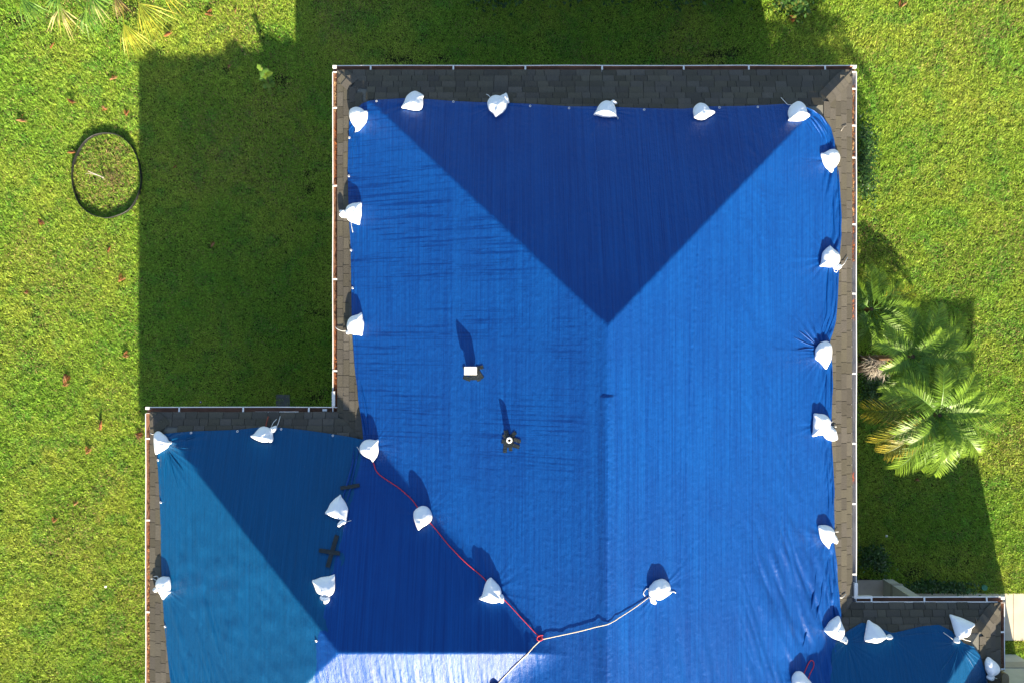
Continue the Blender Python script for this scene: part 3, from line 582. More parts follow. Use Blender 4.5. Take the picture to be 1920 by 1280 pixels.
Z -= .010 * (1 - sst(0, .05, np.minimum(dr, dt))); Z = np.maximum(Z, Zs(X, Y) + .006)
te = sheet('tarpaulin', X, Y, Z, M['tarp_teal'], 'teal blue tarp bunched at its top over the east wing roof')
def fold(par, mt_, pts, r, n_off=1, spread=7, lift=.03):
    for k in range(n_off):
        q = np.array([on_roof(a - k * spread + random.uniform(-1.5, 1.5), b + random.uniform(-2, 2), lift) for a, b in pts]); d = np.r_[0, np.cumsum(np.linalg.norm(np.diff(q, axis=0), axis=1))]
        n = max(10, int(d[-1] / .05)); t = np.linspace(0, d[-1], n); P = smooth1(np.stack([np.interp(t, d, q[:, j]) for j in range(3)], 1), 3)
        P[:, 0] += .012 * (vn(t * 4 + k * 9, t * 0, 700 + k) - .5) * 2; rad = r * np.sin(np.pi * np.linspace(.02, .98, n)) ** .6 * (.6 + .7 * vn(t * 3 + k * 5, t * 0, 720 + k)); ns_ = 9; v = []
        for i in range(n):
            T = P[min(i+1, n-1)] - P[max(i-1, 0)]; T /= np.linalg.norm(T); S = np.cross(T, (0, 0, 1.)); S /= np.linalg.norm(S)
            for a in np.linspace(-.35, math.pi + .35, ns_): v.append(P[i] + rad[i] * (math.cos(a) * S * 1.15 + np.array((0, 0, math.sin(a) * 1.15))))
        mk('fold', v, [(i*ns_+j, i*ns_+j+1, (i+1)*ns_+j+1, (i+1)*ns_+j) for i in range(n-1) for j in range(ns_-1)], mt_, par, smooth=True)
TB, TT = M['tarp_blue'], M['tarp_teal']
fold(tarp, TB, [(1515,207),(1534,226),(1549,250),(1557,280)], .022, 3, 5)
fold(tarp, TB, [(1570,320),(1574,380),(1575,440),(1570,470)], .024, 2, 9)
fold(tarp, TB, [(1571,495),(1570,545),(1565,590),(1550,632)], .030, 3, 8)
fold(tarp, TB, [(1558,690),(1559,730),(1556,770)], .022, 2, 8)
fold(tarp, TB, [(1557,830),(1560,880),(1562,930),(1560,975)], .020, 2, 8)
fold(tarp, TB, [(1560,1030),(1566,1070),(1572,1120),(1577,1160)], .028, 3, 10)
fold(tarp, TB, [(1545,1060),(1540,1110),(1530,1160),(1520,1210)], .022, 2, 14)
fold(tarp, TB, [(670,715),(676,760),(684,815)], .020, 2, -8)
fold(tarp, TB, [(657,240),(662,275),(664,300)], .014, 2, -7)
for e_ in ((1497,621),(1505,616),(1489,634),(1526,612),(1492,655)): fold(tarp, TB, [e_, ((e_[0]+1537)/2, (e_[1]+653)/2), (1537,653)], .011, 1)
for e_ in ((308,905),(322,890),(345,885),(333,915),(365,818),(360,840)): fold(tw, TT, [(312,838), ((e_[0]+312)/2, (e_[1]+838)/2), e_], .010, 1)
for e_ in ((1780,1270),(1808,1262),(1826,1250),(1760,1262)): fold(te, TT, [(1797,1206), ((e_[0]+1797)/2+1, (e_[1]+1206)/2), e_], .012, 1)
for e_ in ((1720,1190),(1760,1184)): fold(te, TT, [(1678,1193), ((e_[0]+1678)/2, (e_[1]+1193)/2-1), e_], .012, 1)
fold(tarp, TB, [(673,835),(668,870),(655,920),(643,960)], .018, 2, 7)
# grommets and tape, parts of their tarps
def grommet(px, py, par):
    p = on_roof(px, py, .036); m = MB(); n = 10
    for rr in [(.011, .024)]:
        v = [(p[0] + r_ * math.cos(t), p[1] + r_ * math.sin(t), p[2] + zz) for r_, zz in ((rr[0], .003), (.018, .008), (rr[1], .0), (rr[1], -.02)) for t in np.linspace(0, 2*math.pi, n, endpoint=False)]
        m.add(v, [(k*n+i, k*n+(i+1)%n, (k+1)*n+(i+1)%n, (k+1)*n+i) for k in range(3) for i in range(n)])
    m.obj('grommet', M['grommet'], par, True)
for p in ((706,190),(850,191),(994,199),(1067,203),(1208,206),(1349,202),(1421,201),(655,258),(654,330),(658,469),(661,540),(593,1201)): grommet(*p, tarp)
for p in ((358,811),(445,808),(527,804),(624,816),(296,862),(301,941),(309,1174)): grommet(*p, tw)
def tape(px0, py0, px1, py1, wpx, par, lift=.045):
    a, b = np.array((px0, py0)), np.array((px1, py1)); d = (b - a) / np.linalg.norm(b - a); w = np.array((-d[1], d[0])) * wpx / 2; n = 8; v = []
    for i in range(n + 1):
        for s in (-1, -.33, .33, 1):
            j = random.uniform(-.6, .6) if i in (0, n) else 0
            q = a + (b - a) * i / n + w * s + d * j; v.append(on_roof(q[0], q[1], lift + random.uniform(-.002, .004)))
    nn = len(v); v += [x - np.array((0, 0, .02)) for x in v]; f = []
    for i in range(n):
        for k in range(3): f.append((i*4+k, i*4+k+1, (i+1)*4+k+1, (i+1)*4+k))
    rim = [i*4 for i in range(n+1)] + [n*4+k for k in (1,2,3)] + [i*4+3 for i in range(n-1, -1, -1)] + [2, 1]
    f += [(rim[i], rim[(i+1) % len(rim)], rim[(i+1) % len(rim)] + nn, rim[i] + nn) for i in range(len(rim))]
    return mk('tape_strip', v, f, M['tape'], par)
tape(638, 914.7, 674, 909, 7, tarp, .05); tape(631.5, 1003, 614, 1063, 8, tarp, .05); tape(598, 1031, 637, 1037, 7.5, tarp, .058)
for q in ((941,826.5,951,829,8),(948,832,946.5,848,7),(957,832,957.5,845,6.5),(961,834,974,838,7),(962,822,976,828,7),(958,818,967,810,7),(951,817,948,806,8),(950,824,944,814,6),(955,820,956,838,15)): tape(*q, tarp, .034 + random.uniform(0, .012))
for q in ((869,706,882,711,8),(880,707,897,707,10),(893,690,906,687.5,7),(896,703,898,714,7),(894,694,904,709,8),(875,705,877,712.5,6),(868,690,873,688,5)): tape(*q, tarp, .034 + random.uniform(0, .012))

# roof vents
def vent_box():
    p = on_roof(883, 700, 0.0); m = MB(); tz = p[2] + .27; c = at(882, 694.5, tz); w, d = .125, .078
    st = MB(); st.box(c[0]-.07, c[0]+.085, c[1]-.06, c[1]+.05, p[2]-.1, tz-.09); 
    n = 10; v = []
    for z, k in ((tz - .13, .96), (tz - .02, 1.0), (tz, .93)):
        for sx, sy in ((-1,-1),(1,-1),(1,1),(-1,1)):
            for t in (-25, 0, 25):
                bx = math.atan2(sy, sx) + R(t); q = .018
                v.append((c[0] + k * (sx * (w - q) + q * math.cos(bx)), c[1] + k * (sy * (d - q) + q * math.sin(bx)), z))
    f = [(k*12+i, k*12+(i+1)%12, (k+1)*12+(i+1)%12, (k+1)*12+i) for k in range(2) for i in range(12)] + [tuple(24+i for i in range(12)), tuple(range(12))[::-1]]
    h = mk('vent_hood', v, f, M['vent_white'], house); tag(h, 'white box vent hood poking through the blue tarp'); st.obj('vent_stem', M['dark_plastic'], h)
vent_box()
def vent_pipe():
    p = on_roof(955, 827, 0.0); tz = p[2] + .24; c = at(955, 825, tz); m = MB(); n = 20
    rr = [(.056, p[2]-.1-tz), (.056, -.004), (.053, 0), (.03, 0), (.028, -.004), (.028, -.15)]
    v = [(c[0] + r_ * math.cos(t), c[1] + r_ * math.sin(t), tz + z) for r_, z in rr for t in np.linspace(0, 2*math.pi, n, endpoint=False)]
    m.add(v, [(k*n+i, k*n+(i+1)%n, (k+1)*n+(i+1)%n, (k+1)*n+i) for k in range(5) for i in range(n)])
    h = m.obj('vent_pipe', M['pvc'], house, False); tag(h, 'white plastic vent pipe wrapped with black tape at its foot')
    k = MB(); k.tube([(c[0], c[1], tz - .15), (c[0], c[1], tz - .02)], .0275, 16); k.obj('pipe_bore', M['black'], h)
    s = MB(); s.tube([(c[0], c[1], p[2] - .1), (c[0], c[1], p[2] + .13)], .064, 16); s.obj('tape_sleeve', M['tape'], h)
vent_pipe()

# ------------------------------------------------------------------ sandbags
def crom(p, n):
    p = np.array(p, float); k = len(p); o = []
    for i in range(k):
        a, b, c, d = p[i-1], p[i], p[(i+1) % k], p[(i+2) % k]
        for t in np.linspace(0, 1, n, endpoint=False):
            o.append(.5 * ((2*b) + (-a + c)*t + (2*a - 5*b + 4*c - d)*t*t + (-a + 3*b - 3*c + d)*t**3))
    return np.array(o)
def pillow(outline_px, H, seed, axis=None, base=.02, flat=1.0):
    """a filled cloth bag: the traced outline is its widest seam, domed above, settled flat below"""
    per = crom(outline_px, 4); P = np.array([on_roof(a, b, base + .30 * H) for a, b in per]); n = len(P); c = P.mean(0)
    rs = [1.0, .975, .93, .86, .77, .66, .54, .41, .27, .12]; v = []; 
    c0 = Zs(c[0], c[1]) + base
    ph = rng.uniform(0, 6)
    def wr(x, y, r):
        a = np.arctan2(y - c[1], x - c[0])
        q = vn((x - c[0]) * 9 + seed, (y - c[1]) * 9, 300 + seed) - .5 + .6 * (vn((x - c[0]) * 21, (y - c[1]) * 21 + seed, 330 + seed) - .5)
        f = 0
        if axis is not None:
            dx, dy = x - axis[0], y - axis[1]; th = np.arctan2(dy, dx); d = np.hypot(dx, dy)
            f = .9 * (vn(th * 5 + seed, 0 * th, 360 + seed) - .5) * np.exp(-d / .22)
        return (q * .09 + f * .30) * H * np.minimum(1, 3 * (1 - np.exp(-np.hypot(x - c[0], y - c[1]) / .06)) + .1)
    lump = rng.uniform(-.12, .12, 2)
    for r in rs:
        x = c[0] + (P[:, 0] - c[0]) * r + lump[0] * .1 * (1 - r); y = c[1] + (P[:, 1] - c[1]) * r + lump[1] * .1 * (1 - r)
        h = H * (.30 + .70 * (max(0, 1 - r ** 2.6)) ** .62)
        z = Zs(x, y) + base + h + wr(x, y, r) * min(1, (1 - r) * 4)
        v += np.c_[x, y, z].tolist()
    v.append((c[0], c[1], float(Zs(c[0], c[1])) + base + H * 1.0 + float(wr(np.array(c[0]), np.array(c[1]), 0))))
    top_ = len(v) - 1; f = []
    for k in range(len(rs) - 1):
        for i in range(n): f.append((k*n+i, k*n+(i+1)%n, (k+1)*n+(i+1)%n, (k+1)*n+i))
    k = len(rs) - 1
    for i in range(n): f.append((k*n+i, k*n+(i+1)%n, top_))
    b0 = len(v)
    for r, zz in ((.97, .14), (.86, -.015)):
        x = c[0] + (P[:, 0] - c[0]) * r; y = c[1] + (P[:, 1] - c[1]) * r; v += np.c_[x, y, Zs(x, y) + base + zz * H].tolist()
    for i in range(n):
        j = (i + 1) % n; f += [(j, i, b0+i, b0+j), (b0+j, b0+i, b0+n+i, b0+n+j)]
    f.append(tuple(b0 + n + i for i in range(n))[::-1])
    a = np.array(v); area = np.sum(P[:, 0] * np.roll(P[:, 1], -1) - np.roll(P[:, 0], -1) * P[:, 1])
    if area < 0: f = [q[::-1] for q in f]
    return a, f
for k, (o, s, body, knot, strs, H, label) in enumerate(BAGS):
    H *= .86
    t = thing('sandbag', label, 'sandbag', tuple(BC[k]), 'white sandbags weighing down the tarps')
    ax = None
    if knot:
        kp = pxs(o, s, knot); ax = on_roof(sum(q[0] for q in kp)/len(kp), sum(q[1] for q in kp)/len(kp))
    v, f = pillow(pxs(o, s, body), H, k * 7 + 1, ax); mk('sack', v, f, M['bag'], t, smooth=True)
    if knot:
        v, f = pillow(kp, .11, k * 7 + 3, ax, .03); mk('tied_neck', v, f, M['bag'], t, smooth=True)
    for st in strs:
        m = MB(); pts = [on_roof(*q, .045) for q in pxs(o, s, st)]; m.tube(pts, .0065, 6); m.obj('tie_string', M['string'], t, True)
    if k == 18:
        m = MB(); m.tube([on_roof(*q, .06) for q in pxs(o, s, [(770,480),(800,330),(850,160)])], .014, 6); m.obj('strap', M['brown_strap'], t, True)

# ------------------------------------------------------------------ ropes
def rope(pts, r, m, par=None, name='rope', lift=.042, sag=None):
    q = np.array([on_roof(*p, lift) for p in pts]); d = np.r_[0, np.cumsum(np.linalg.norm(np.diff(q, axis=0), axis=1))]
    n = max(12, int(d[-1] / .06)); t = np.linspace(0, d[-1], n); P = np.stack([np.interp(t, d, q[:, k]) for k in range(3)], 1); P = smooth1(P, 2)
    if sag: P[:, 2] += sag * np.sin(np.pi * np.clip((t - sag * 0) / d[-1], 0, 1)) ** .8
    P[:, 2] = np.maximum(P[:, 2], Zs(P[:, 0], P[:, 1]) + .034 + r + .040 * (1 - sst(.12, .30, abs(P[:, 0] - XM))))
    b = MB(); b.tube(P, r, 8); return b.obj(name, m, par, True)
rr = rope([(700,866),(705,884),(716,893),(750,915),(775,938),(792,965),(812,985),(840,1020),(870,1051),(910,1085),(925,1108),(945,1122),(970,1149),(995,1176),(1015,1197)], .0095, M['red_rope'])
tag(rr, 'red rope running diagonally between the white sandbags on the blue tarp', 'rope')
kn = rope([(1018,1190),(1010,1190),(1005,1196),(1009,1202),(1016,1200),(1020,1196),(1014,1192)], .011, M['red_rope'], rr, 'knot', .06)
br = rope([(1216,1119),(1190,1138),(1155,1160),(1130,1170),(1090,1181),(1050,1190),(1015,1198)], .0085, M['beige_rope'], sag=.025)
tag(br, 'beige rope stretched from the round sandbag across the ridge to the red knot', 'rope')
b2 = rope([(1015,1198),(1000,1212),(975,1238),(950,1263),(930,1285),(905,1315)], .0085, M['beige_rope'])
tag(b2, 'beige rope going down left from the red knot over the glaring slope', 'rope')
lp = rope([(1507,1263),(1512,1250),(1516,1243),(1517,1237),(1521,1234),(1526,1236),(1528,1243),(1527,1249),(1521,1257),(1517,1264),(1515,1275)], .009, M['red_rope'], name='rope_loop')
tag(lp, 'red rope loop sticking out above the bottom sandbag', 'rope')

# ------------------------------------------------------------------ palms and plants
def frond(m, base, az, L, el, droop, nl, ll, c0, c1, tipc=None, curl=0.):
    """arching rachis with two rows of leaflets"""
    n = 16; p = np.array(base, float); pts = [p.copy()]; e_ = el; a = az
    for i in range(n):
        d = np.array((math.cos(a) * math.cos(e_), math.sin(a) * math.cos(e_), math.sin(e_))); p = p + d * L / n; pts.append(p.copy()); e_ -= droop / n * (0.5 + 1.0 * i / n); a += curl / n
    m.tube(pts, .012, 5, 0, tuple(np.array(c0) * 1.3 + .02), .25)
    P = np.array(pts)
    for k in range(nl):
        t = .14 + .86 * (k + .5) / nl; f = t * n; i = min(int(f), n - 1); q = P[i] + (P[i+1] - P[i]) * (f - i)
        T = P[i+1] - P[i]; T /= np.linalg.norm(T); S = np.cross(T, (0, 0, 1.)); S /= np.linalg.norm(S) + 1e-9; U = np.cross(S, T)
        l = ll * (math.sin(math.pi * (.16 + .76 * t)) ** .6) * random.uniform(.85, 1.12); w = .0095
        for s in (-1, 1):
            fw = .55 + .5 * t + random.uniform(-.12, .12); D = S * s + T * fw + U * random.uniform(.12, .5); D /= np.linalg.norm(D)
            W = np.cross(D, U); W /= np.linalg.norm(W) + 1e-9; W = W * .8 + U * .45 * s; W /= np.linalg.norm(W)
            g = np.array((0, 0, -1.)); e1 = q + D * l * .5 + g * l * .05; e2 = q + D * l * .92 + g * l * random.uniform(.16, .34)
            c = np.array(c0) * (1 - t) + np.array(c1) * t; c = c * random.uniform(.6, 1.3)
            tc = c if tipc is None or random.random() > .45 else np.array(tipc) * random.uniform(.7, 1.2)
            m.add([q - W*w*.6, q + W*w*.6, e1 - W*w, e1 + W*w], [(0,1,3,2)], 0, tuple(c)); m.add([e1 - W*w, e1 + W*w, e2], [(0,1,2)], 0, tuple(tc))
GR0, GR1 = (.085,.19,.018), (.21,.33,.030)
def palm(label, px, py, z, gz, fr, trunk_lean=(0, 0), tr=.07):
    c = np.array(at(px, py, z)); t = thing('palm_tree', label, 'palm', (c[0] + trunk_lean[0], c[1] + trunk_lean[1], gz), 'feathery palms by the east wall')
    tm = MB(); b = np.array((c[0] + trunk_lean[0], c[1] + trunk_lean[1], gz - .1)); pts = [b + (c - b) * k / 6 for k in range(7)]
    tm.tube(pts, tr, 10, 0, (1,1,1), .75); tm.obj('trunk', M['bark'], t, True)
    for az, L, el, dr_, tip in fr:
        m = MB(); y = tip == 'y'
        frond(m, c + np.array((.05 * math.cos(R(az)), .05 * math.sin(R(az)), 0)), R(az), L, R(el), R(dr_), 40, .36 * min(1.15, L / 1.2) + .05, (.10,.15,.015) if y else GR0, (.22,.20,.02) if y else GR1, (.46,.36,.04) if y else None, R(random.uniform(-25, 25)))
        m.obj('frond', M['frond'], t)
    return t
palm('tall bushy palm with yellow tipped lower fronds, lowest of the cluster in the photo', 1762, 778, 3.1, .0,
     [(5,1.45,28,75,''),(22,1.2,45,70,''),(-18,1.35,20,70,''),(-38,1.35,15,75,''),(-62,1.2,12,80,''),(-85,1.35,14,80,''),(-105,1.3,10,80,''),(-125,1.45,15,75,''),(-145,1.35,20,70,'y'),(-158,1.40,4,75,'y'),(172,1.42,0,70,'y'),(60,1.1,55,60,''),(110,1.1,50,70,''),(145,1.1,40,70,''),(-70,.8,60,60,''),(20,.8,65,50,''),(-135,1.0,45,75,''),(-50,1.0,50,75,''),(80,1.2,35,80,''),(-95,.95,50,75,''),(35,.9,60,60,''),(-165,1.1,40,80,''),(12,1.5,16,70,''),(95,1.05,35,80,''),(-75,.9,40,85,''),(150,1.2,25,80,''),(125,1.2,25,85,'')], (.35, .1), .075)
palm('mid height palm with upright green fronds, above the tall one in the photo', 1712, 668, 2.8, .0,
     [(60,1.15,35,60,''),(35,1.35,25,70,''),(10,1.3,30,75,''),(-15,1.3,20,75,''),(-40,1.25,25,75,''),(-65,1.1,25,80,''),(-95,1.1,25,80,''),(-120,1.0,30,80,''),(95,1.0,25,70,''),(160,.9,40,80,''),(48,.8,60,50,''),(-10,.8,60,60,''),(130,.85,35,80,''),(75,1.2,20,80,''),(22,1.0,50,75,''),(-80,.8,55,70,''),(-160,.8,45,80,''),(-30,1.3,12,85,'')], (.15, -.1), .07)
palm('low shaded palm with long drooping fronds close to the east gutter', 1634, 580, .5, .0,
     [(100,1.0,30,60,''),(75,1.0,20,70,''),(40,1.0,20,70,''),(10,1.05,20,70,''),(-20,1.1,20,70,''),(-50,1.1,25,75,''),(-80,1.1,25,75,''),(-105,1.1,25,75,''),(120,.9,30,70,''),(25,1.2,12,60,'y'),(-5,1.3,10,60,''),(150,.8,30,70,''),(-140,.8,30,70,'')], (.1, 0), .06)
# skirt of dead grey fronds at the foot of the palms
c = np.array(at(1640, 690, 1.1)); t = thing('palm_tree', 'stubby palm trunk wrapped in pale dead fronds beside the east gutter', 'palm', (c[0] - .15, c[1], .0), 'feathery palms by the east wall')
tm = MB(); tm.tube([(c[0] - .25, c[1] - .02, -.05), (c[0] - .1, c[1], .7), (c[0], c[1], 1.15)], .13, 12, 0, (1,1,1), .8); tm.obj('trunk', M['bark'], t, True)
m = MB()
for k in range(420):
    az = random.gauss(R(-110), .9); el = random.uniform(-.5, .5); L = random.uniform(.10, .32); b = c + np.array((random.uniform(-.12, .22), random.uniform(-.1, .2), random.uniform(-.15, .15)))
    d = np.array((math.cos(az) * math.cos(el), math.sin(az) * math.cos(el), math.sin(el) - .15)); w = np.cross(d, (0, 0, 1)); w = w / np.linalg.norm(w) * .006
    cc = random.choice([(.30,.27,.23), (.24,.21,.18), (.40,.36,.30), (.18,.15,.13)]); e_ = b + d * L + np.array((0, 0, -.04)); mm = b + d * L * .5
    m.add([b - w, b + w, mm + w, mm - w], [(0,1,2,3)], 0, cc); m.add([mm - w, mm + w, e_], [(0,1,2)], 0, cc)
m.obj('dead_skirt', M['dry'], t)
m = MB()
for k in range(90):
    az = random.uniform(-1.2, 1.6); L = random.uniform(.1, .26); b = c + np.array((.2, .0, .1)); d = np.array((math.cos(az), math.sin(az), random.uniform(.1, .8))); w = np.array((-d[1], d[0], 0)) * .008
    m.add([b - w, b + w, b + d * L], [(0,1,2)], 0, random.choice([(.5,.26,.03), (.4,.3,.04), (.25,.22,.03)]))
m.obj('new_shoots', M['dry'], t)

def fan_leaf(m, apex, az, L, spread, n, tilt, cols, w=.030):
    ap = np.array(apex, float)
    for k in range(n):
        a = az + spread * ((k + .5) / n - .5) + random.uniform(-.03, .03); el = tilt + random.uniform(-.12, .12); l = L * random.uniform(.8, 1.05)
        d = np.array((math.cos(a) * math.cos(el), math.sin(a) * math.cos(el), math.sin(el))); s = np.cross(d, (0, 0, 1.)); s /= np.linalg.norm(s); s = s * .85 + np.array((0, 0, .5)) * (1 if k % 2 else -1)
        c = np.array(random.choice(cols)) * random.uniform(.8, 1.2); p1 = ap + d * l * .45; p2 = ap + d * l + np.array((0, 0, -l * .22))
        m.add([ap, p1 - s * w * .5, p1 + s * w * .5], [(0,1,2)], 0, tuple(c)); m.add([p1 - s * w * .5, p1 + s * w * .5, p2], [(0,1,2)], 0, tuple(c * np.array((1.15, 1.05, 1.0))))
YG = [(.30,.32,.03), (.36,.34,.04), (.22,.28,.03)]; DG = [(.05,.13,.02), (.08,.18,.025), (.11,.22,.03)]; PG = [(.30,.30,.06), (.45,.40,.18), (.20,.26,.04)]
def fan_palm(label, bpx, bpy, leaves):
    b = atg(bpx, bpy); gz = b[2]; t = thing('fan_palm', label, 'palm', b, 'fan palms at the northwest corner')
    tm = MB(); tm.tube([b, (b[0], b[1], gz + .25), (b[0] + .03, b[1], gz + .5)], .09, 10, 0, (1,1,1), .8); tm.obj('trunk', M['bark'], t, True)
    for px, py, z, az, L, sp, n, tl, cs in leaves:
        m = MB(); ap = atg(px, py, z); z = ap[2]; fan_leaf(m, ap, R(az), L, R(sp), n, R(tl), cs); m.tube([(b[0], b[1], gz + .45), tuple((np.array(b) * .5 + np.array(ap) * .5)[:2]) + ((gz + .45 + z) / 2 + .12,), ap], .011, 5, 0, tuple(np.array(cs[0]) * 1.1)); m.obj('leaf', M['leaf'], t)
fan_palm('fan palm with dark green leaves at the top left corner of the lawn', 95, -70,
         [(40,-4,.9,-62,.85,80,15,-8,DG),(113,14,.8,-88,.82,110,17,-6,PG),(160,20,.95,-95,.72,100,15,-12,DG),(165,-12,1.0,-60,.8,90,14,0,DG),(110,-10,1.0,-120,.6,80,12,0,DG),(172,-5,.9,-78,.75,50,9,-8,[(.4,.38,.2),(.1,.2,.03)])])
fan_palm('fan palm with yellow green leaves beside the shadow corner at top left', 250, -75,
         [(260,6,.85,-50,1.05,95,18,-6,YG),(232,45,.7,-68,.80,80,17,-10,YG),(300,-20,.9,-20,.8,90,14,0,YG),(215,-8,.8,-70,.6,70,10,-8,[(.16,.12,.05),(.22,.18,.06)])])

def shrub(label, px, py, gz, rx, ry, h, n, ls, cols, group=None, seed=0, stems=5, kind='shrub'):
    b = np.array(atg(px, py)); t = thing('shrub', label, kind, tuple(b), group); m = MB(); cl = []
    for k in range(14): cl.append((random.uniform(-.75, .75), random.uniform(-.75, .75), random.uniform(.25, .85), random.uniform(.25, .5)))
    for k in range(n):
        a = random.choice(cl); q = np.array([random.gauss(0, .6) for _ in range(3)]) * a[3]
        p = b + np.array(((a[0] + q[0]) * rx, (a[1] + q[1]) * ry, max(.03, (a[2] + q[2] * .8) * h)))
        az = random.uniform(0, 6.28); el = random.uniform(-.5, .7); d = np.array((math.cos(az) * math.cos(el), math.sin(az) * math.cos(el), math.sin(el))); s = np.cross(d, (0, 0, 1)); s /= np.linalg.norm(s); s = s + np.array((0, 0, random.uniform(-.4, .4)))
        l = ls * random.uniform(.6, 1.3); c = tuple(np.array(random.choice(cols)) * random.uniform(.7, 1.3))
        m.add([p, p + d*l*.5 - s*l*.28, p + d*l, p + d*l*.5 + s*l*.28], [(0,1,2,3)], 0, c)
    m.obj('foliage', M['leaf'], t); sm = MB()
    for k in range(stems):
        a = cl[k]; sm.tube([b + np.array((random.uniform(-.05,.05), random.uniform(-.05,.05), -.05)), b + np.array((a[0]*rx*.5, a[1]*ry*.5, a[2]*h*.6)), b + np.array((a[0]*rx, a[1]*ry, a[2]*h))], .012, 5, 0, (1,1,1), .4)
    sm.obj('stem', M['bark'], t); return t
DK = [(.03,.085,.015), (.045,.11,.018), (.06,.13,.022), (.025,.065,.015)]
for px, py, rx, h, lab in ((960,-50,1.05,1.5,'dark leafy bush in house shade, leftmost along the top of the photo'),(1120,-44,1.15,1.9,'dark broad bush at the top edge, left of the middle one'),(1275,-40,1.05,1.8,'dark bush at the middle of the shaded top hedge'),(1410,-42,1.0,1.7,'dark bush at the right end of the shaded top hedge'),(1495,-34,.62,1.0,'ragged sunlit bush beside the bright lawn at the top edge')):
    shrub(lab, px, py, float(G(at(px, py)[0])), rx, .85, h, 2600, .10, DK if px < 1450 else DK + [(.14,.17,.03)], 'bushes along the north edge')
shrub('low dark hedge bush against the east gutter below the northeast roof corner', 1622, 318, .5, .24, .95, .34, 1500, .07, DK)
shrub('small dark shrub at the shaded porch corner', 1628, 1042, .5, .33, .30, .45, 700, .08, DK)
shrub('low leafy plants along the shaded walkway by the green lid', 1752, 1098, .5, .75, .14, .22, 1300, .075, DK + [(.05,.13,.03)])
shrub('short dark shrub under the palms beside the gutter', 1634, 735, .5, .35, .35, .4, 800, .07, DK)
# lone weed whose top catches the sun
b = np.array(atg(508, 168)); t = thing('weed', 'lone broad leaved weed in the shaded lawn with sunlit yellow tip', 'plant', tuple(b)); m = MB()
tip = np.array(atg(489, 126, .62))
sm = MB(); sm.tube([b, b * .6 + tip * .4 + np.array((.04, 0, .1)), tip], .010, 6, 0, (1,1,1), .5); sm.obj('stem', M['bark'], t)
def broad(p, az, l, el, c):
    d = np.array((math.cos(az)*math.cos(el), math.sin(az)*math.cos(el), math.sin(el))); s = np.array((-math.sin(az), math.cos(az), 0)); v = []
    for tt, ww in ((0,.02),(.25,.30),(.45,.22),(.6,.34),(.8,.2),(1,.0)): v += [p + d*l*tt - s*l*ww + np.array((0,0,-.1*l*tt*tt)), p + d*l*tt + np.array((0,0,.05*l-.1*l*tt*tt)), p + d*l*tt + s*l*ww + np.array((0,0,-.1*l*tt*tt))]
    m.add(v, [(i*3+j, i*3+j+1, (i+1)*3+j+1, (i+1)*3+j) for i in range(5) for j in range(2)], 0, c)
for k in range(26):
    f = random.random() ** .8; p = b * (1 - f) + tip * f + np.array((random.uniform(-.06, .06), random.uniform(-.06, .06), 0)); broad(p, random.uniform(0, 6.28), random.uniform(.12, .23), random.uniform(-.3, .4), tuple(np.array(random.choice([(.14,.24,.03), (.18,.27,.03), (.10,.20,.03)])) * random.uniform(.8, 1.2)))
m.obj('foliage', M['leaf'], t)

# ------------------------------------------------------------------ ring bed, sapling, small things on the lawn
rc = [(199,250),(222,254),(243,270),(257,293),(264,322),(265,345),(258,370),(243,393),(222,404),(198,409),(172,402),(152,386),(141,362),(136,335),(138,308),(147,285),(160,266),(178,254)]
RP = crom([atg(a, b_, .08)[:2] for a, b_ in rc], 6); rz = float(G(-9)); n = len(RP); C0 = RP.mean(0); m = MB(); hgt = .125
prof = [(1.0, -.03), (1.006, hgt - .008), (1.003, hgt), (.996, hgt), (.993, hgt - .008), (.987, -.03)]
v = [(*(C0 + (p - C0) * s), rz + z + .02 * vn(np.array(k * .2), np.array(0.), 400) * (z > 0)) for s, z in prof for k, p in enumerate(RP)]
m.add(v, [(k*n+i, k*n+(i+1)%n, (k+1)*n+(i+1)%n, (k+1)*n+i) for k in range(len(prof)-1) for i in range(n)])
tag(m.obj('bed_edging', M['dark_plastic'], None, True), 'black plastic ring edging around a dried out lawn bed', 'garden edging')
b = atg(196, 334, 0); t = thing('dead_sapling', 'bare pale dead sapling standing inside the black ring bed', 'sapling', b); m = MB()
bz = b[2]; tp = (b[0] - .03, b[1] + .02, bz + .72)
m.tube([b, (b[0] + .01, b[1], bz + .25), tp], .020, 6, 0, (1,1,1), .45); m.obj('trunk', M['pale_wood'], t); m = MB()
m.tube([(b[0], b[1], bz + .30), (b[0] - .14, b[1] + .03, bz + .36), (b[0] - .28, b[1] + .03, bz + .38)], .007, 5, 0, (1,1,1), .4); m.obj('branch', M['pale_wood'], t); m = MB()
m.tube([(b[0], b[1], bz + .18), (b[0] + .08, b[1] - .06, bz + .25), (b[0] + .14, b[1] - .1, bz + .27)], .007, 5, 0, (1,1,1), .4); m.obj('branch', M['pale_wood'], t)
m = MB(); c = np.array(atg(205, 332, .05))
for k in range(300):
    a = random.uniform(0, 6.28); r_ = abs(random.gauss(0, .30)); q = c + np.array((r_ * math.cos(a) + .05, r_ * math.sin(a) - .05, random.uniform(-.03, .04))); an = random.uniform(0, 6.28); l = random.uniform(.04, .16); d = np.array((math.cos(an), math.sin(an), random.uniform(-.2, .5))) * l; w = np.array((-math.sin(an), math.cos(an), 0)) * random.uniform(.004, .009)
    m.add([q - w, q + w, q + d], [(0,1,2)], 0, random.choice([(.22,.15,.07), (.14,.09,.045), (.30,.24,.11), (.10,.08,.03), (.22,.24,.05)]))
lt = m.obj('dry_stalks', M['dry']); tag(lt, 'heap of dry brown stalks in the middle of the ring bed', None, None, 'stuff')
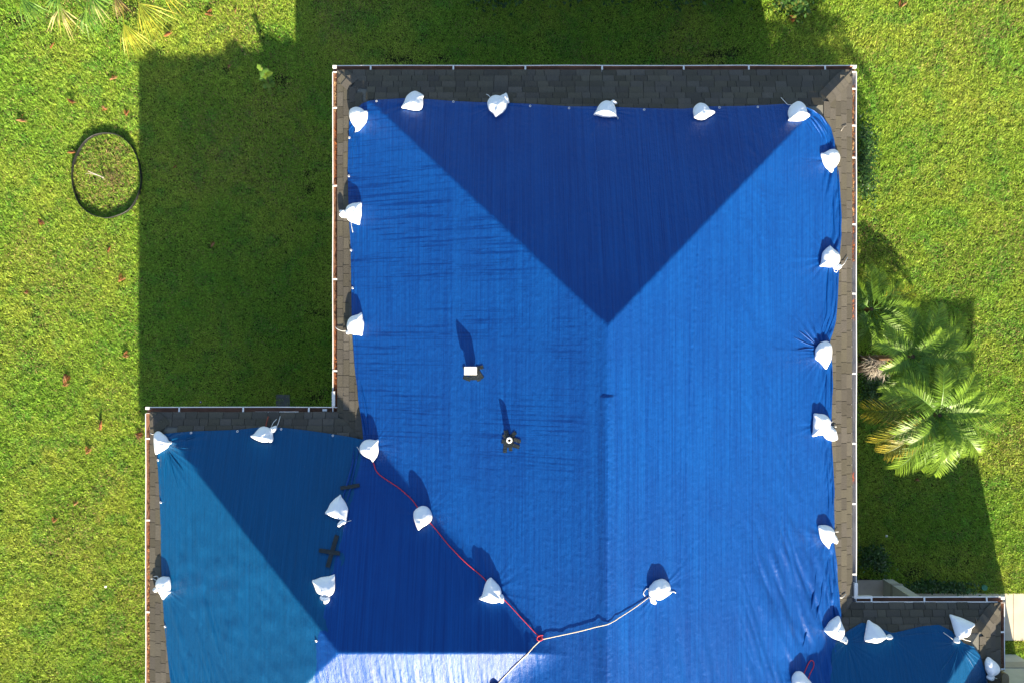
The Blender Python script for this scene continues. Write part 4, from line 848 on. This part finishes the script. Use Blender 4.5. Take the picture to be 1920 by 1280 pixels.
pv = MB(); x0, y1, pz = atg(518, 739, .03); x1, y0, _ = atg(544, 762, .03); pv.box(x0, x1, y0, y1, pz - .05, pz + .02)
tag(pv.obj('paver', M['paver']), 'square dark grey concrete paver lying by the inner house corner', 'paver')
sp = MB(); c = atg(376, 753, .06); sp.tube([(c[0], c[1], c[2] - .1), c], .03, 14)
spo = sp.obj('sprinkler', M['dark_plastic']); tag(spo, 'small round black sprinkler head beside the west wing gutter', 'sprinkler'); sp = MB(); sp.tube([(c[0], c[1], c[2] - .01), (c[0], c[1], c[2] + .006)], .016, 12); sp.obj('nozzle', M['grommet'], spo)
lid = MB(); c = at(1846, 1101, .05); lid.tube([(c[0], c[1], -.08), (c[0], c[1], .055), (c[0], c[1], .062)], .075, 20, 0, (1,1,1), .93)
lo = lid.obj('valve_lid', M['green_plastic']); tag(lo, 'round green valve lid beside the walkway', 'valve lid')
for q, lab in (((1662, 1004), 'tiny white paper scrap on the shaded lawn by the porch'), ((198, 1099), 'tiny white paper scrap on the sunny west lawn')):
    c = atg(*q, .07); z = c[2]; m = MB(); m.add([(c[0]-.03,c[1]-.02,z),(c[0]+.02,c[1]-.03,z+.01),(c[0]+.035,c[1]+.02,z),(c[0]+.01,c[1]+.012,z+.03),(c[0]-.02,c[1]+.03,z+.01)], [(0,1,3),(1,2,3),(2,4,3),(4,0,3)]); tag(m.obj('paper_scrap', M['string']), lab, 'litter')
wp = on_roof(608, 770, .0); m = MB(); m.box(ex(604), ex(612), fwT + .03, fwT + .075, GZ - .07, GZ - .01); tag(m.obj('plastic_bit', M['string']), 'white plastic bit lying in the west wing gutter', 'litter')
hk = MB(); hk.tube([on_roof(*q, .03) for q in ((1571,1119),(1579,1120),(1586,1113))], .008, 6); tag(hk.obj('cord_end', M['string'], None, True), 'short white cord end on the shingles at the southeast valley', 'cord')
hk = MB(); hk.tube([on_roof(*q, .03) for q in ((1577,246),(1581,239),(1587,235))], .006, 6); tag(hk.obj('twig', M['pale_wood'], None, True), 'pale curved twig on the shingles near the northeast corner', 'twig')

# dried leaves: one mesh of each of three kinds, then copies
def dead_leaf_mesh(kind):
    m = MB(); rd = random.Random(kind + 5); nb = (5, 3, 7)[kind]
    for k in range(nb):
        a = (k - (nb - 1) / 2) * (.24, .16, .17)[kind]; l = .27 * rd.uniform(.75, 1.05); w = (.022, .035, .016)[kind]
        d = np.array((math.cos(a), math.sin(a), 0)); s = np.array((-math.sin(a), math.cos(a), 0)); c = tuple(np.array(rd.choice([(.23,.095,.035), (.17,.065,.025), (.28,.15,.07)])) * rd.uniform(.75, 1.2)); v = []
        for t, ww in ((0, .25), (.3, .9), (.6, 1), (1, .08)):
            z = .02 + .05 * math.sin(t * 2.6 + k) ; v += [d*l*t - s*w*ww + np.array((0,0,z)), d*l*t + np.array((0,0,z + .016)), d*l*t + s*w*ww + np.array((0,0,z))]
        m.add(v, [(i*3+j, i*3+j+1, (i+1)*3+j+1, (i+1)*3+j) for i in range(3) for j in range(2)], 0, c)
    return m
LV = [(207,151,40,1.,0,'small dried leaf above and right of the ring bed'),(128,188,-25,1.1,1,'rusty dried leaf upper left of the ring bed'),(201,205,170,.8,0,'brown crumpled leaf just above the ring bed'),(237,218,80,.9,2,'faded orange leaf between ring bed and shadow edge'),
 (32,227,20,1.3,0,'large fanned rust leaf at the far left beside the ring bed'),(128,287,10,1.,1,'orange leaf touching the left side of the ring bed'),(74,411,-50,1.1,1,'long rust leaf below left of the ring bed'),(96,92,60,.9,1,'thin brown leaf below the dark fan palm'),
 (309,69,30,1.2,1,'orange leaf at the shadow corner beside the yellow fan palm'),(385,28,10,1.1,2,'red brown leaf cluster on the sunny strip at the top'),(442,25,100,.7,0,'small brown leaf right of the leaf cluster at the top'),(428,129,70,.7,0,'dark brown leaf in the shade left of the weed'),(326,316,45,.6,1,'small dim leaf in the shade right of the ring bed'),
 (203,474,80,.9,1,'upright orange leaf below the ring bed'),(223,529,50,1.1,2,'ribbed rust leaf near the left shadow edge'),(45,548,5,.7,0,'tiny orange leaf alone on the far left lawn'),(230,667,15,1.,2,'fan shaped red leaf close to the lower shadow edge'),(122,700,-60,1.2,0,'crumpled brown leaf, upper of a touching pair'),(118,722,25,1.,2,'pale pink brown leaf, lower of a touching pair'),
 (190,805,85,1.25,1,'long upright rust leaf left of the west wing corner'),(255,812,-20,1.2,0,'orange leaf touching the west wing gutter'),(163,850,60,1.1,2,'slanted rust leaf below the long upright one'),(397,464,70,.9,0,'brown leaf in the middle of the house shadow'),(139,947,65,.8,0,'small orange leaf on the lower left lawn'),(101,979,75,.9,2,'orange leaf lowest on the left lawn'),
 (1492,34,200,1.0,2,'pinkish dry leaf under the ragged bush at the top'),(1688,15,70,1.1,0,'orange brown leaf at the top of the sunny right lawn'),(1716,900,20,.6,0,'brown leaf on the shaded lawn under the palms')]
proto = {}
for px, py, rot, sc, kd, lab in LV:
    if kd not in proto:
        o = dead_leaf_mesh(kd).obj('dead_leaf', M['dry']); proto[kd] = o
    else:
        o = proto[kd].copy(); col.objects.link(o)
    o.location = atg(px, py, .055); o.rotation_euler = (R(random.uniform(-12, 12)), R(random.uniform(-12, 12)), R(rot)); o.scale = (sc * .78,) * 3
    tag(o, lab, 'leaf', 'dried leaves on the lawn')
